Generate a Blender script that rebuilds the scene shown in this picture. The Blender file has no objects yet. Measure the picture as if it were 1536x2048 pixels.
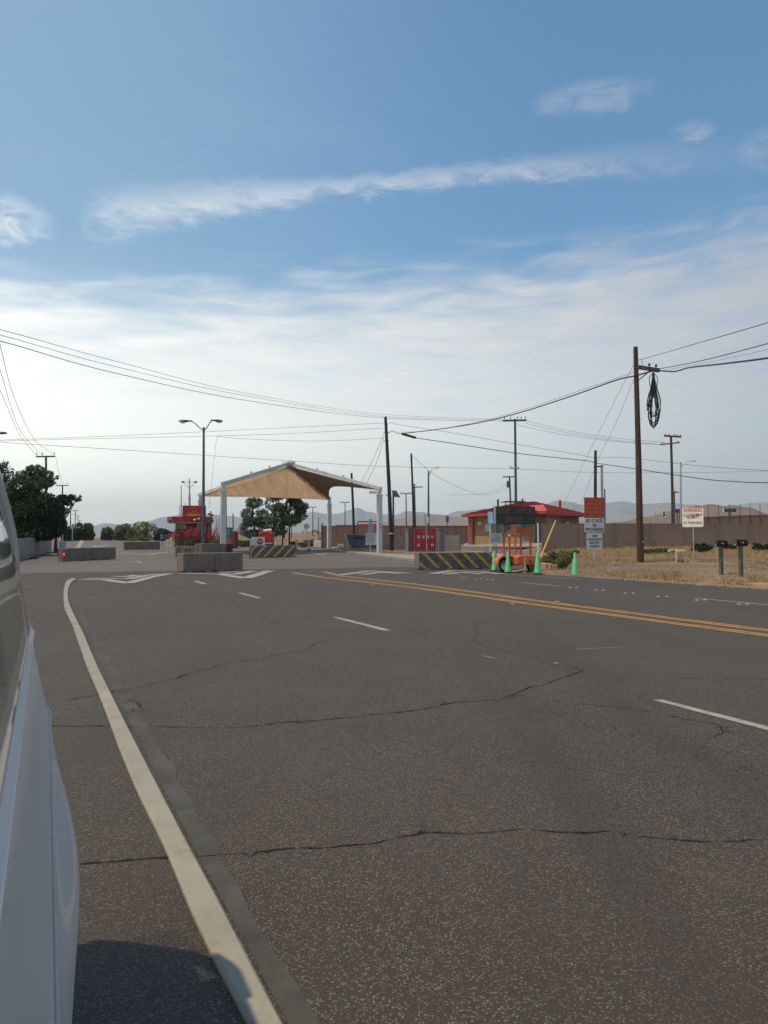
import bpy, bmesh, math, random
from mathutils import Vector, Matrix, noise
R_ = math.radians
random.seed(7)
S = bpy.context.scene
COL = S.collection

# ------------------------------------------------------------------ camera
F_PX, CX, CY, HOR, CAMZ = 1540.0, 768.0, 1024.0, 1075.0, 1.5
PITCH = math.atan((HOR - CY) / F_PX)
cam_d = bpy.data.cameras.new("camera")
cam = bpy.data.objects.new("camera", cam_d); COL.objects.link(cam)
cam.location = (0, 0, CAMZ)
cam.rotation_euler = (math.pi / 2 + PITCH, 0, 0)
cam_d.sensor_fit = 'VERTICAL'; cam_d.sensor_height = 36.0
cam_d.lens = 36.0 * F_PX / 2048.0
cam_d.clip_start = 0.03; cam_d.clip_end = 40000
S.camera = cam
S.render.resolution_x = 768; S.render.resolution_y = 1024

# ------------------------------------------------------------------ light
SUN_AZ, SUN_EL = -108.0, 66.0       # azimuth from the view axis, negative = left
sv = Vector((math.sin(R_(SUN_AZ)) * math.cos(R_(SUN_EL)), math.cos(R_(SUN_AZ)) * math.cos(R_(SUN_EL)), math.sin(R_(SUN_EL))))
sd = bpy.data.lights.new("sun", 'SUN'); sd.energy = 4.0; sd.angle = R_(0.6); sd.color = (1.0, 0.76, 0.48)
sun = bpy.data.objects.new("sun", sd); COL.objects.link(sun)
sun.rotation_euler = sv.to_track_quat('Z', 'Y').to_euler()
S.view_settings.view_transform = 'Standard'; S.view_settings.look = 'None'
S.view_settings.gamma = 1.0; S.view_settings.exposure = -0.08
S.view_settings.use_curve_mapping = False


class NT:
    """small helper to write node trees"""
    def __init__(s, tree): s.t = tree; s.n = tree.nodes; s.l = tree.links
    def new(s, typ, **kw):
        n = s.n.new(typ)
        for k, v in kw.items(): setattr(n, k, v)
        return n
    def put(s, sock, v):
        if isinstance(v, bpy.types.NodeSocket): s.l.new(v, sock)
        elif v is not None: sock.default_value = v
    def math(s, op, a, b=None, c=None, clamp=False):
        n = s.new('ShaderNodeMath', operation=op, use_clamp=clamp)
        s.put(n.inputs[0], a)
        if b is not None: s.put(n.inputs[1], b)
        if c is not None: s.put(n.inputs[2], c)
        return n.outputs[0]
    def sm(s, v, a, b):
        n = s.new('ShaderNodeMapRange', interpolation_type='SMOOTHSTEP')
        s.put(n.inputs[0], v); n.inputs[1].default_value = a; n.inputs[2].default_value = b
        return n.outputs[0]
    def lin(s, v, a, b, c, d):
        n = s.new('ShaderNodeMapRange')
        s.put(n.inputs[0], v); n.inputs[1].default_value = a; n.inputs[2].default_value = b
        n.inputs[3].default_value = c; n.inputs[4].default_value = d
        return n.outputs[0]
    def mix(s, f, a, b, typ='MIX'):
        n = s.new('ShaderNodeMix', data_type='RGBA', blend_type=typ)
        s.put(n.inputs[0], f); s.put(n.inputs[6], a); s.put(n.inputs[7], b)
        return n.outputs[2]
    def noise(s, vec, scale, detail=4, rough=.55, dist=0, dims='3D'):
        n = s.new('ShaderNodeTexNoise', noise_dimensions=dims)
        if vec is not None: s.l.new(vec, n.inputs['Vector'])
        n.inputs['Scale'].default_value = scale; n.inputs['Detail'].default_value = detail
        n.inputs['Roughness'].default_value = rough; n.inputs['Distortion'].default_value = dist
        return n.outputs[0]


def rgb(r, g, b): return (r, g, b, 1.0)


# ------------------------------------------------------------------ world
W = bpy.data.worlds.new("World"); S.world = W; W.use_nodes = True
w = NT(W.node_tree)
for n in list(w.n): w.n.remove(n)
out = w.new('ShaderNodeOutputWorld'); bg = w.new('ShaderNodeBackground')
sky = w.new('ShaderNodeTexSky', sky_type='NISHITA', sun_disc=False)
sky.sun_elevation = R_(SUN_EL); sky.sun_rotation = R_(SUN_AZ)
sky.air_density = 1.0; sky.dust_density = 0.7; sky.ozone_density = 2.5; sky.altitude = 600
tc = w.new('ShaderNodeTexCoord'); sep = w.new('ShaderNodeSeparateXYZ')
w.l.new(tc.outputs['Generated'], sep.inputs[0])
X, Y, Z = sep.outputs
az = w.math('MULTIPLY', w.math('ARCTAN2', X, Y), 57.2958)
el = w.math('MULTIPLY', w.math('ARCSINE', Z), 57.2958)
# cloud noise: a high layer seen in perspective, stretched along the wind
zc = w.math('ADD', w.math('MAXIMUM', Z, 0.0), 0.10)
cu = w.math('DIVIDE', X, zc); cv = w.math('DIVIDE', Y, zc)
comb = w.new('ShaderNodeCombineXYZ')
# wind direction roughly left-right, slightly rising away
uu = w.math('ADD', w.math('MULTIPLY', cu, 0.95), w.math('MULTIPLY', cv, 0.25))
vv = w.math('SUBTRACT', w.math('MULTIPLY', cv, 0.95), w.math('MULTIPLY', cu, 0.25))
w.l.new(w.math('MULTIPLY', uu, 0.42), comb.inputs[0]); w.l.new(vv, comb.inputs[1])
n_big = w.noise(comb.outputs[0], .8, 5, .52, .5)
n_fine = w.noise(comb.outputs[0], 5.5, 8, .62, .8)
comb2 = w.new('ShaderNodeCombineXYZ')
w.l.new(w.math('ADD', w.math('MULTIPLY', az, 0.10), w.math('MULTIPLY', el, -0.07)), comb2.inputs[0]); w.l.new(w.math('MULTIPLY', el, 0.55), comb2.inputs[1])
n_st = w.noise(comb2.outputs[0], 1.6, 6, .55, .4)
comb3 = w.new('ShaderNodeCombineXYZ')
w.l.new(w.math('MULTIPLY', az, 0.30), comb3.inputs[0]); w.l.new(w.math('MULTIPLY', el, 0.8), comb3.inputs[1])
n_w = w.noise(comb3.outputs[0], 1.2, 7, .64, 1.1)
jit = w.math('MULTIPLY', w.math('SUBTRACT', n_w, 0.5), 3.0)
# broad veil
eb = w.lin(az, -27, 27, 16.6, 21.3)
lift = w.math('ADD', w.math('SUBTRACT', eb, el), w.math('MULTIPLY', w.math('SUBTRACT', n_big, .5), 7.0))
lift = w.math('ADD', lift, w.math('MULTIPLY', w.math('SUBTRACT', n_st, .5), 6.5))
veil = w.sm(lift, -1.8, 4.4)
tex = w.lin(w.math('ADD', w.math('MULTIPLY', n_st, .55), w.math('MULTIPLY', n_fine, .45)), .34, .62, .58, 1.0)
veil = w.math('MULTIPLY', veil, w.math('MULTIPLY', tex, 1.0, clamp=True))
# long streak
dz = w.math('SUBTRACT', az, 10.0)
elc = w.math('SUBTRACT', 25.5, w.math('MULTIPLY', w.math('MULTIPLY', dz, dz), 0.0042))
wid = w.lin(az, -22, -3, 2.6, .95)
wid = w.math('ADD', wid, w.lin(az, 8, 26, 0.0, .8))
dd = w.math('ABSOLUTE', w.math('ADD', w.math('SUBTRACT', el, elc), w.math('MULTIPLY', jit, .75)))
st = w.math('SUBTRACT', 1.0, w.math('DIVIDE', dd, wid), clamp=True)
st = w.sm(st, 0.0, 1.0)
st = w.math('MULTIPLY', st, w.sm(w.math('ADD', az, jit), -22.5, -18.5))
st = w.math('MULTIPLY', st, w.math('SUBTRACT', 1.0, w.math('MULTIPLY', w.sm(az, 11, 25), .8)))
st = w.math('MULTIPLY', st, w.lin(w.math('ADD', w.math('MULTIPLY', n_fine, .3), w.math('MULTIPLY', n_w, .7)), .38, .66, .20, .66))
def puff(a0, e0, ra, re, amt):
    da = w.math('DIVIDE', w.math('SUBTRACT', az, a0), ra); de = w.math('DIVIDE', w.math('ADD', w.math('SUBTRACT', el, e0), w.math('MULTIPLY', jit, .5)), re)
    q = w.math('ADD', w.math('MULTIPLY', da, da), w.math('MULTIPLY', de, de))
    return w.math('MULTIPLY', w.sm(w.math('SUBTRACT', 1.0, q), 0.0, 1.0), w.math('MULTIPLY', w.lin(n_w, .36, .62, .1, 1.0), amt))
pf = puff(-27.0, 20.6, 4.2, 1.9, .62)
pf = w.math('MAXIMUM', pf, puff(15.5, 29.3, 5.2, 1.3, .34))
pf = w.math('MAXIMUM', pf, puff(22.2, 26.4, 1.8, .8, .36))
pf = w.math('MAXIMUM', pf, puff(27.5, 24.7, 3.4, 1.6, .38))
pf = w.math('MAXIMUM', pf, puff(26.0, 20.6, 4.4, 1.2, .42))
pf = w.math('MAXIMUM', pf, w.math('MULTIPLY', w.math('MULTIPLY', w.sm(n_big, .5, .75), w.sm(n_fine, .42, .7)), .14))
# horizon milkiness, stronger toward the left
hz = w.math('MULTIPLY', w.math('SUBTRACT', 1.0, w.sm(el, -2, 21)), w.lin(az, -28, 28, .98, .72))
cl = w.math('MAXIMUM', veil, w.math('MAXIMUM', st, pf))
gl = w.math('MULTIPLY', w.lin(az, -34, 28, 1.0, .0), w.sm(az, -150, -80))
gl = w.math('MAXIMUM', gl, w.math('MULTIPLY', w.sm(w.math('ABSOLUTE', az), 70, 130), .25))
ccol = w.mix(gl, rgb(.56, .57, .615), rgb(1.22, 1.24, 1.20))
hcol = w.mix(gl, rgb(.66, .75, .74), rgb(2.0, 1.98, 1.78))
SKY_K = 0.145
sk = w.mix(1.0, sky.outputs[0], rgb(SKY_K * .74, SKY_K * 1.08, SKY_K * 1.10), 'MULTIPLY')
# thin high haze brightens the clear sky on the left
sk = w.mix(w.math('MULTIPLY', w.sm(az, 14, -28), .38), sk, rgb(.42, .60, .72))
c1 = w.mix(cl, sk, ccol)
c2 = w.mix(hz, c1, hcol)
w.l.new(c2, bg.inputs[0]); bg.inputs[1].default_value = 1.0
w.l.new(bg.outputs[0], out.inputs[0])

# ------------------------------------------------------------------ geometry of the place
HEAD = R_(23.7)                     # the road runs 23.7 degrees left of the view axis


def ray(px, py):
    u = (px - CX) / F_PX; v = (CY - py) / F_PX
    c, s = math.cos(PITCH), math.sin(PITCH)
    return Vector((u, c - v * s, s + v * c))


def P(px, py, y):
    """point at world depth y seen in direction (px, py)"""
    d = ray(px, py); return Vector((0, 0, CAMZ)) + d * (y / d.y)


def sstep(x, a, b):
    t = min(1, max(0, (x - a) / (b - a))); return t * t * (3 - 2 * t)


def edge_d(x, y):                   # metres to the right of the road's right edge
    return (x - 11.15) * .893 + (y - 22.2) * .45


def ramp(x, y):
    if y < 55: return 0.0
    q = x / y
    cap = 1.35 + 6.5 * sstep(q, -.27, -.13)
    r = .016 * (y - 55)
    return cap * (1 - math.exp(-r / cap)) - 1.1 * sstep(y, 172, 270) * (1 - sstep(q, -.27, -.13)) * (1 if y < 420 else 1 - sstep(y, 420, 900))


def bank(x, y):
    d = edge_d(x, y)
    if d <= 0: return 0.0
    side = sstep(math.atan2(x, y), R_(9.5), R_(12.8))
    if y < 34: side = 1.0
    h = .10 * sstep(d, 0, .8) + .020 * min(d, 40)
    h += .05 * noise.noise(Vector((x * .35, y * .35, 0))) * sstep(d, .5, 3)
    h += .035 * noise.noise(Vector((x * 1.4, y * 1.4, 3))) * sstep(d, .3, 2)
    # hollow beside the big pole
    h -= .16 * math.exp(-((x - 15.3) / 2.6) ** 2 - ((y - 37.0) / 3.2) ** 2)
    return h * side


def gh(x, y): return ramp(x, y) + bank(x, y)


def G(px, py, dz=0.0):
    """where the sight line through (px, py) meets the ground"""
    d = ray(px, py); t = 1.0; o = Vector((0, 0, CAMZ)); prev = t
    while t < 3000:
        p = o + d * t
        if p.z <= gh(p.x, p.y) + dz:
            a, b = prev, t
            for _ in range(24):
                m = (a + b) / 2; q = o + d * m
                if q.z <= gh(q.x, q.y) + dz: b = m
                else: a = m
            p = o + d * b
            return Vector((p.x, p.y, gh(p.x, p.y)))
        prev = t; t *= 1.01
    p = o + d * t; return Vector((p.x, p.y, gh(p.x, p.y)))


def at(px, y, dz=0.0):
    """ground point at depth y in the direction px"""
    x = (px - CX) / F_PX * y; return Vector((x, y, gh(x, y) + dz))


def zpx(py, y): return CAMZ + (HOR - py) / F_PX * y      # height seen at row py, depth y


# ------------------------------------------------------------------ materials
MATS = {}


def mat(name, col, rough=.7, var=.15, scale=4.0, bump=0.0, bscale=30.0, metal=0.0, coat=0.0, col2=None, stretch=None, spec=.4):
    if name in MATS: return MATS[name]
    m = bpy.data.materials.new(name); m.use_nodes = True; t = NT(m.node_tree)
    p = t.n['Principled BSDF']
    c = t.new('ShaderNodeTexCoord'); vec = c.outputs['Object']
    if stretch:
        mp = t.new('ShaderNodeMapping'); mp.inputs['Scale'].default_value = stretch; t.l.new(vec, mp.inputs[0]); vec = mp.outputs[0]
    n1 = t.noise(vec, scale, 6, .6)
    c2 = col2 or tuple(max(0, x * (1 - 2.2 * var)) for x in col)
    hi = tuple(min(1, x * (1 + var)) for x in col) if not col2 else col
    f = t.lin(n1, .32, .68, 0, 1)
    t.l.new(t.mix(f, rgb(*c2), rgb(*hi)), p.inputs['Base Color'])
    p.inputs['Roughness'].default_value = rough; p.inputs['Metallic'].default_value = metal
    p.inputs['Specular IOR Level'].default_value = spec
    if coat: p.inputs['Coat Weight'].default_value = coat; p.inputs['Coat Roughness'].default_value = .05
    if bump:
        b = t.new('ShaderNodeBump'); b.inputs['Strength'].default_value = min(1, bump); b.inputs['Distance'].default_value = .02
        t.l.new(t.noise(vec, bscale, 6, .65), b.inputs['Height']); t.l.new(b.outputs[0], p.inputs['Normal'])
    MATS[name] = m
    return m


def mat_asphalt():
    m = bpy.data.materials.new('asphalt'); m.use_nodes = True; t = NT(m.node_tree); p = t.n['Principled BSDF']
    c = t.new('ShaderNodeTexCoord'); v = c.outputs['Object']
    vo = t.new('ShaderNodeTexVoronoi', feature='F1'); t.l.new(v, vo.inputs['Vector']); vo.inputs['Scale'].default_value = 98
    sepc = t.new('ShaderNodeSeparateColor'); t.l.new(vo.outputs['Color'], sepc.inputs[0])
    stone = t.math('MULTIPLY', t.sm(vo.outputs['Distance'], .62, .22), t.sm(sepc.outputs[0], .22, 1.0))
    big = t.noise(v, .35, 5, .6); mid = t.noise(v, 3.2, 5, .6); fine = t.noise(v, 160, 3, .7)
    base = t.mix(t.lin(big, .3, .7, 0, 1), rgb(.044, .038, .029), rgb(.074, .066, .052))
    base = t.mix(t.math('MULTIPLY', t.sm(mid, .45, .75), .35), base, rgb(.066, .058, .048))
    base = t.mix(t.lin(fine, .36, .62, .0, .85), base, rgb(.018, .015, .012))
    stc = t.mix(sepc.outputs[1], rgb(.33, .30, .25), rgb(.17, .163, .148))
    stc = t.mix(t.sm(sepc.outputs[2], .6, .95), stc, rgb(.27, .19, .135))
    col = t.mix(t.math('MULTIPLY', stone, .66), base, stc)
    # darker oil and wheel tracks
    sp = t.new('ShaderNodeSeparateXYZ'); t.l.new(v, sp.inputs[0])
    # coordinate across the road
    cr = t.math('ADD', t.math('MULTIPLY', sp.outputs[0], math.cos(HEAD)), t.math('MULTIPLY', sp.outputs[1], math.sin(HEAD)))
    crn = t.math('ADD', cr, t.math('MULTIPLY', big, 1.2))
    tr = t.math('SINE', t.math('MULTIPLY', crn, 3.3))
    col = t.mix(t.math('MULTIPLY', t.sm(tr, .0, 1.0), .10), col, rgb(.05, .045, .04))
    # long tonal streaks along the lanes, oil drips and old spills
    mp_ = t.new('ShaderNodeMapping'); mp_.inputs['Rotation'].default_value = (0, 0, -HEAD); mp_.inputs['Scale'].default_value = (1.3, .09, 1); t.l.new(v, mp_.inputs[0])
    lane = t.noise(mp_.outputs[0], 1.0, 5, .6)
    col = t.mix(t.math('MULTIPLY', t.sm(lane, .46, .70), .45), col, rgb(.040, .034, .027))
    spot = t.noise(v, 5.5, 3, .5); col = t.mix(t.math('MULTIPLY', t.sm(spot, .66, .74), .45), col, rgb(.03, .026, .022))
    # strip of coarse ravelled surface along an old paving joint, and patches of moss-brown dirt
    dirt = t.sm(t.noise(v, .9, 6, .65), .55, .74)
    col = t.mix(t.math('MULTIPLY', dirt, .35), col, rgb(.085, .078, .048))
    # the far crossing area gets a paler colour
    al = t.math('SUBTRACT', t.math('MULTIPLY', sp.outputs[1], math.cos(HEAD)), t.math('MULTIPLY', sp.outputs[0], math.sin(HEAD)))
    far = t.sm(t.math('ADD', al, t.math('MULTIPLY', big, 1.0)), 35.0, 37.6)
    col = t.mix(t.math('MULTIPLY', far, .8), col, rgb(.122, .113, .102))
    t.l.new(col, p.inputs['Base Color'])
    p.inputs['Roughness'].default_value = .72; p.inputs['Specular IOR Level'].default_value = .35
    b = t.new('ShaderNodeBump'); b.inputs['Strength'].default_value = .8; b.inputs['Distance'].default_value = .005
    hgt = t.math('ADD', t.math('MULTIPLY', t.math('SUBTRACT', 1.0, vo.outputs['Distance']), .8), t.math('MULTIPLY', fine, .8))
    t.l.new(hgt, b.inputs['Height']); t.l.new(b.outputs[0], p.inputs['Normal'])
    MATS['asphalt'] = m; return m


def mat_dirt():
    m = bpy.data.materials.new('dirt'); m.use_nodes = True; t = NT(m.node_tree); p = t.n['Principled BSDF']
    c = t.new('ShaderNodeTexCoord'); v = c.outputs['Object']
    a = t.noise(v, .16, 6, .62); b_ = t.noise(v, 1.7, 6, .65); c_ = t.noise(v, 14, 4, .7)
    col = t.mix(t.sm(a, .40, .60), rgb(.150, .118, .092), rgb(.235, .170, .110))
    col = t.mix(t.math('MULTIPLY', t.sm(b_, .45, .7), .7), col, rgb(.13, .105, .085))
    col = t.mix(t.math('MULTIPLY', t.sm(c_, .5, .75), .5), col, rgb(.32, .26, .20))
    t.l.new(col, p.inputs['Base Color']); p.inputs['Roughness'].default_value = .95; p.inputs['Specular IOR Level'].default_value = .1
    b = t.new('ShaderNodeBump'); b.inputs['Strength'].default_value = 1; b.inputs['Distance'].default_value = .08
    t.l.new(t.math('ADD', b_, t.math('MULTIPLY', c_, .5)), b.inputs['Height']); t.l.new(b.outputs[0], p.inputs['Normal'])
    MATS['dirt'] = m; return m


def mat_hill(name, c1, c2, sc):
    m = bpy.data.materials.new(name); m.use_nodes = True; t = NT(m.node_tree); p = t.n['Principled BSDF']
    c = t.new('ShaderNodeTexCoord'); v = c.outputs['Object']
    a = t.noise(v, sc, 8, .65); b_ = t.noise(v, sc * 9, 5, .6)
    col = t.mix(t.lin(a, .3, .7, 0, 1), rgb(*c1), rgb(*c2))
    col = t.mix(t.math('MULTIPLY', t.sm(b_, .5, .7), .5), col, rgb(*[x * .6 for x in c1]))
    t.l.new(col, p.inputs['Base Color']); p.inputs['Roughness'].default_value = 1; p.inputs['Specular IOR Level'].default_value = 0
    MATS[name] = m; return m


def mat_blocks(name, c1, c2, mortar, bw=.4, bh=.2, sz=.012):
    """masonry: brick texture on local x / z (or y / z)"""
    m = bpy.data.materials.new(name); m.use_nodes = True; t = NT(m.node_tree); p = t.n['Principled BSDF']
    c = t.new('ShaderNodeTexCoord'); s = t.new('ShaderNodeSeparateXYZ'); t.l.new(c.outputs['Object'], s.inputs[0])
    cb = t.new('ShaderNodeCombineXYZ'); t.l.new(t.math('ADD', s.outputs[0], s.outputs[1]), cb.inputs[0]); t.l.new(s.outputs[2], cb.inputs[1])
    br = t.new('ShaderNodeTexBrick'); t.l.new(cb.outputs[0], br.inputs['Vector'])
    br.inputs['Color1'].default_value = rgb(*c1); br.inputs['Color2'].default_value = rgb(*c2); br.inputs['Mortar'].default_value = rgb(*mortar)
    br.inputs['Scale'].default_value = 1; br.inputs['Brick Width'].default_value = bw; br.inputs['Row Height'].default_value = bh
    br.inputs['Mortar Size'].default_value = sz
    nz = t.noise(c.outputs['Object'], 1.2, 6, .6)
    t.l.new(t.mix(t.math('MULTIPLY', t.sm(nz, .4, .75), .4), br.outputs[0], rgb(*[x * .55 for x in c1])), p.inputs['Base Color'])
    p.inputs['Roughness'].default_value = .9
    b = t.new('ShaderNodeBump'); b.inputs['Strength'].default_value = .6; b.inputs['Distance'].default_value = .01
    t.l.new(t.math('SUBTRACT', 1.0, br.outputs[1]), b.inputs['Height']); t.l.new(b.outputs[0], p.inputs['Normal'])
    MATS[name] = m; return m


def mat_slats(name, c1, c2, pitch=.09, axis=0):
    """vertical privacy slats woven in a chain-link fence"""
    m = bpy.data.materials.new(name); m.use_nodes = True; t = NT(m.node_tree); p = t.n['Principled BSDF']
    c = t.new('ShaderNodeTexCoord'); s = t.new('ShaderNodeSeparateXYZ'); t.l.new(c.outputs['Object'], s.inputs[0])
    xx = s.outputs[axis]
    fr = t.math('FRACT', t.math('DIVIDE', xx, pitch)); idx = t.math('FLOOR', t.math('DIVIDE', xx, pitch))
    wn = t.new('ShaderNodeTexWhiteNoise', noise_dimensions='1D'); t.l.new(idx, wn.inputs['W'])
    nz = t.noise(c.outputs['Object'], .6, 6, .65)
    col = t.mix(t.math('ADD', t.math('MULTIPLY', wn.outputs[0], .55), t.math('MULTIPLY', nz, .45)), rgb(*c2), rgb(*c1))
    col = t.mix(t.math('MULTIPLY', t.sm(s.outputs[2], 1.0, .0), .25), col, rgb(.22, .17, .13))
    gap = t.math('LESS_THAN', fr, .16)
    col = t.mix(t.math('MULTIPLY', gap, .6), col, rgb(.05, .035, .03))
    t.l.new(col, p.inputs['Base Color']); p.inputs['Roughness'].default_value = .8
    b = t.new('ShaderNodeBump'); b.inputs['Strength'].default_value = .5; b.inputs['Distance'].default_value = .01
    t.l.new(t.math('SUBTRACT', 1.0, gap), b.inputs['Height']); t.l.new(b.outputs[0], p.inputs['Normal'])
    MATS[name] = m; return m


def mat_leaf(name, c1, c2, sc=.9):
    m = bpy.data.materials.new(name); m.use_nodes = True; t = NT(m.node_tree); p = t.n['Principled BSDF']
    c = t.new('ShaderNodeTexCoord'); g = t.new('ShaderNodeNewGeometry')
    a = t.noise(c.outputs['Object'], sc, 3, .6)
    f = t.math('ADD', t.math('MULTIPLY', t.lin(a, .35, .65, 0, 1), .6), t.math('MULTIPLY', g.outputs['Random Per Island'], .4))
    t.l.new(t.mix(f, rgb(*c1), rgb(*c2)), p.inputs['Base Color']); p.inputs['Roughness'].default_value = .7
    p.inputs['Specular IOR Level'].default_value = .2
    MATS[name] = m; return m


def mat_glass(name, tint=(.5, .55, .55), clear=.35):
    m = bpy.data.materials.new(name); m.use_nodes = True; t = NT(m.node_tree)
    for n in list(t.n): t.n.remove(n)
    o = t.new('ShaderNodeOutputMaterial'); mx = t.new('ShaderNodeMixShader')
    tr = t.new('ShaderNodeBsdfTransparent'); gl = t.new('ShaderNodeBsdfGlossy'); fr = t.new('ShaderNodeLayerWeight')
    fr.inputs[0].default_value = .5; gl.inputs['Roughness'].default_value = .03; tr.inputs[0].default_value = rgb(*tint)
    f = t.math('ADD', t.math('MULTIPLY', t.math('POWER', fr.outputs['Facing'], 4.0), .85), .14, clamp=True)
    t.l.new(f, mx.inputs[0]); t.l.new(tr.outputs[0], mx.inputs[1]); t.l.new(gl.outputs[0], mx.inputs[2]); t.l.new(mx.outputs[0], o.inputs[0])
    MATS[name] = m; return m


def mat_concrete(name, c, dark, edge=0):
    m = bpy.data.materials.new(name); m.use_nodes = True; t = NT(m.node_tree); p = t.n['Principled BSDF']
    co = t.new('ShaderNodeTexCoord'); v = co.outputs['Object']
    mp = t.new('ShaderNodeMapping'); mp.inputs['Scale'].default_value = (2.2, 2.2, .35); t.l.new(v, mp.inputs[0])
    a = t.noise(v, 1.3, 6, .6); st_ = t.noise(mp.outputs[0], 2.2, 5, .7); fi = t.noise(v, 40, 4, .7)
    col = t.mix(t.lin(a, .3, .7, 0, 1), rgb(*c), rgb(*[x * .72 for x in c]))
    col = t.mix(t.math('MULTIPLY', t.sm(st_, .5, .72), .6), col, rgb(*dark))
    col = t.mix(t.lin(fi, .35, .65, 0, .25), col, rgb(*[x * .6 for x in c]))
    t.l.new(col, p.inputs['Base Color']); p.inputs['Roughness'].default_value = .9; p.inputs['Specular IOR Level'].default_value = .2
    b = t.new('ShaderNodeBump'); b.inputs['Strength'].default_value = .4; b.inputs['Distance'].default_value = .01
    t.l.new(t.math('ADD', fi, a), b.inputs['Height']); t.l.new(b.outputs[0], p.inputs['Normal'])
    MATS[name] = m; return m


asphalt = mat_asphalt(); dirt = mat_dirt()
concrete = mat_concrete('concrete', (.23, .19, .155), (.10, .085, .07))
curb_m = mat_concrete('curb_concrete', (.33, .32, .275), (.17, .16, .135))
pinkcurb = mat_concrete('red_washed_concrete', (.42, .27, .20), (.30, .19, .14))
paint_w = mat('white_road_paint', (.31, .30, .275), .8, .18, 5, .3, 60)
paint_y = mat('yellow_road_paint', (.43, .235, .055), .8, .16, 5, .3, 60)
seal_m = mat('worn_seal', (.066, .066, .060), .8, .2, 2.5, .5, 60)
crack_m = mat('crack', (.012, .011, .01), .95, .1)
dark_road_m = mat('tar', (.06, .055, .05), .8, .2)
wood = mat('pole_wood', (.090, .044, .030), .85, .3, 3, .6, 18, stretch=(5, 5, .35))
wood_d = mat('dark_pole_wood', (.045, .033, .030), .85, .3, 3, .5, 18, stretch=(5, 5, .35))
wood_g = mat('grey_pole_wood', (.12, .10, .085), .85, .3, 3, .5, 18, stretch=(5, 5, .35))
steel = mat('galvanised_steel', (.36, .37, .37), .45, .1, 6, metal=.5)
steel_d = mat('dark_steel', (.075, .095, .11), .5, .12, 4, metal=.3)
steel_b = mat('blue_steel', (.05, .085, .14), .5, .12, 4, metal=.2)
wire_m = mat('cable_rubber', (.02, .022, .026), .6, .1)
wire_g = mat('bare_wire', (.20, .20, .20), .5, .1, metal=.5)
black_m = mat('black_rubber', (.012, .012, .013), .7, .1)
beam_m = mat('pale_beam_paint', (.50, .52, .54), .5, .06, 2)
redp = mat('red_paint', (.40, .028, .030), .5, .12, 2)
redroof = mat('red_metal_roof', (.20, .024, .022), .6, .12, 2)
redboard = mat('red_board', (.44, .03, .035), .6, .12, 1.5)
orangep = mat('orange_paint', (.56, .115, .032), .45, .1, 3)
greenp = mat('green_plastic', (.10, .55, .22), .5, .1, 4)
signw = mat('white_sign', (.60, .62, .62), .5, .07, 4)
signw2 = mat('cream_sign', (.78, .74, .64), .5, .05, 4)
signo = mat('orange_sign', (.42, .065, .028), .55, .12, 4)
signtxt_o = mat('faded_orange_letters', (.62, .17, .05), .6, .15, 12)
inkb = mat('black_ink', (.018, .022, .03), .6, .1)
inkr = mat('red_ink', (.50, .03, .025), .6, .1)
yellowp = mat('yellow_paint', (.62, .40, .05), .55, .12, 4)
stripe_y = mat('stripe_yellow', (.64, .36, .03), .7, .2, 6)
stripe_k = mat('dark_painted_concrete', (.12, .125, .135), .85, .2, 3, .3, 30)
cream = mat('cream_paint', (.62, .52, .34), .6, .12, 5)
whitep = mat('white_paint', (.72, .70, .64), .5, .06, 3)
tan_w = mat_blocks('tan_brick', (.36, .23, .12), (.32, .20, .105), (.24, .16, .095), .4, .2, .012)
brown_w = mat('brown_stucco', (.18, .115, .080), .85, .1, 2)  # building sides turned from the sun, their shade put into the colour
block_g = mat_blocks('grey_block', (.20, .20, .195), (.175, .175, .17), (.12, .12, .12))
block_p = mat_blocks('pale_block', (.34, .29, .26), (.30, .26, .235), (.20, .17, .15))
block_t = mat_blocks('tan_block', (.33, .26, .20), (.29, .23, .18), (.18, .14, .11))
slat_b = mat_slats('brown_slats', (.36, .235, .165), (.27, .178, .125))
slat_r = mat_slats('red_brown_slats', (.27, .150, .11), (.205, .118, .09))
def mat_cloth(name, c, tr):
    m = bpy.data.materials.new(name); m.use_nodes = True; t = NT(m.node_tree)
    for n in list(t.n): t.n.remove(n)
    o = t.new('ShaderNodeOutputMaterial'); mx = t.new('ShaderNodeMixShader'); d = t.new('ShaderNodeBsdfDiffuse'); tl = t.new('ShaderNodeBsdfTranslucent')
    co = t.new('ShaderNodeTexCoord'); mp = t.new('ShaderNodeMapping'); mp.inputs['Scale'].default_value = (1.6, .25, .25); t.l.new(co.outputs['Object'], mp.inputs[0])
    nz = t.noise(mp.outputs[0], 1.5, 4, .6); col = t.mix(t.lin(nz, .3, .7, 0, 1), rgb(*c), rgb(*[x * .82 for x in c]))
    t.l.new(col, d.inputs[0]); t.l.new(col, tl.inputs[0]); mx.inputs[0].default_value = tr
    t.l.new(d.outputs[0], mx.inputs[1]); t.l.new(tl.outputs[0], mx.inputs[2]); t.l.new(mx.outputs[0], o.inputs[0]); MATS[name] = m; return m


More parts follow.
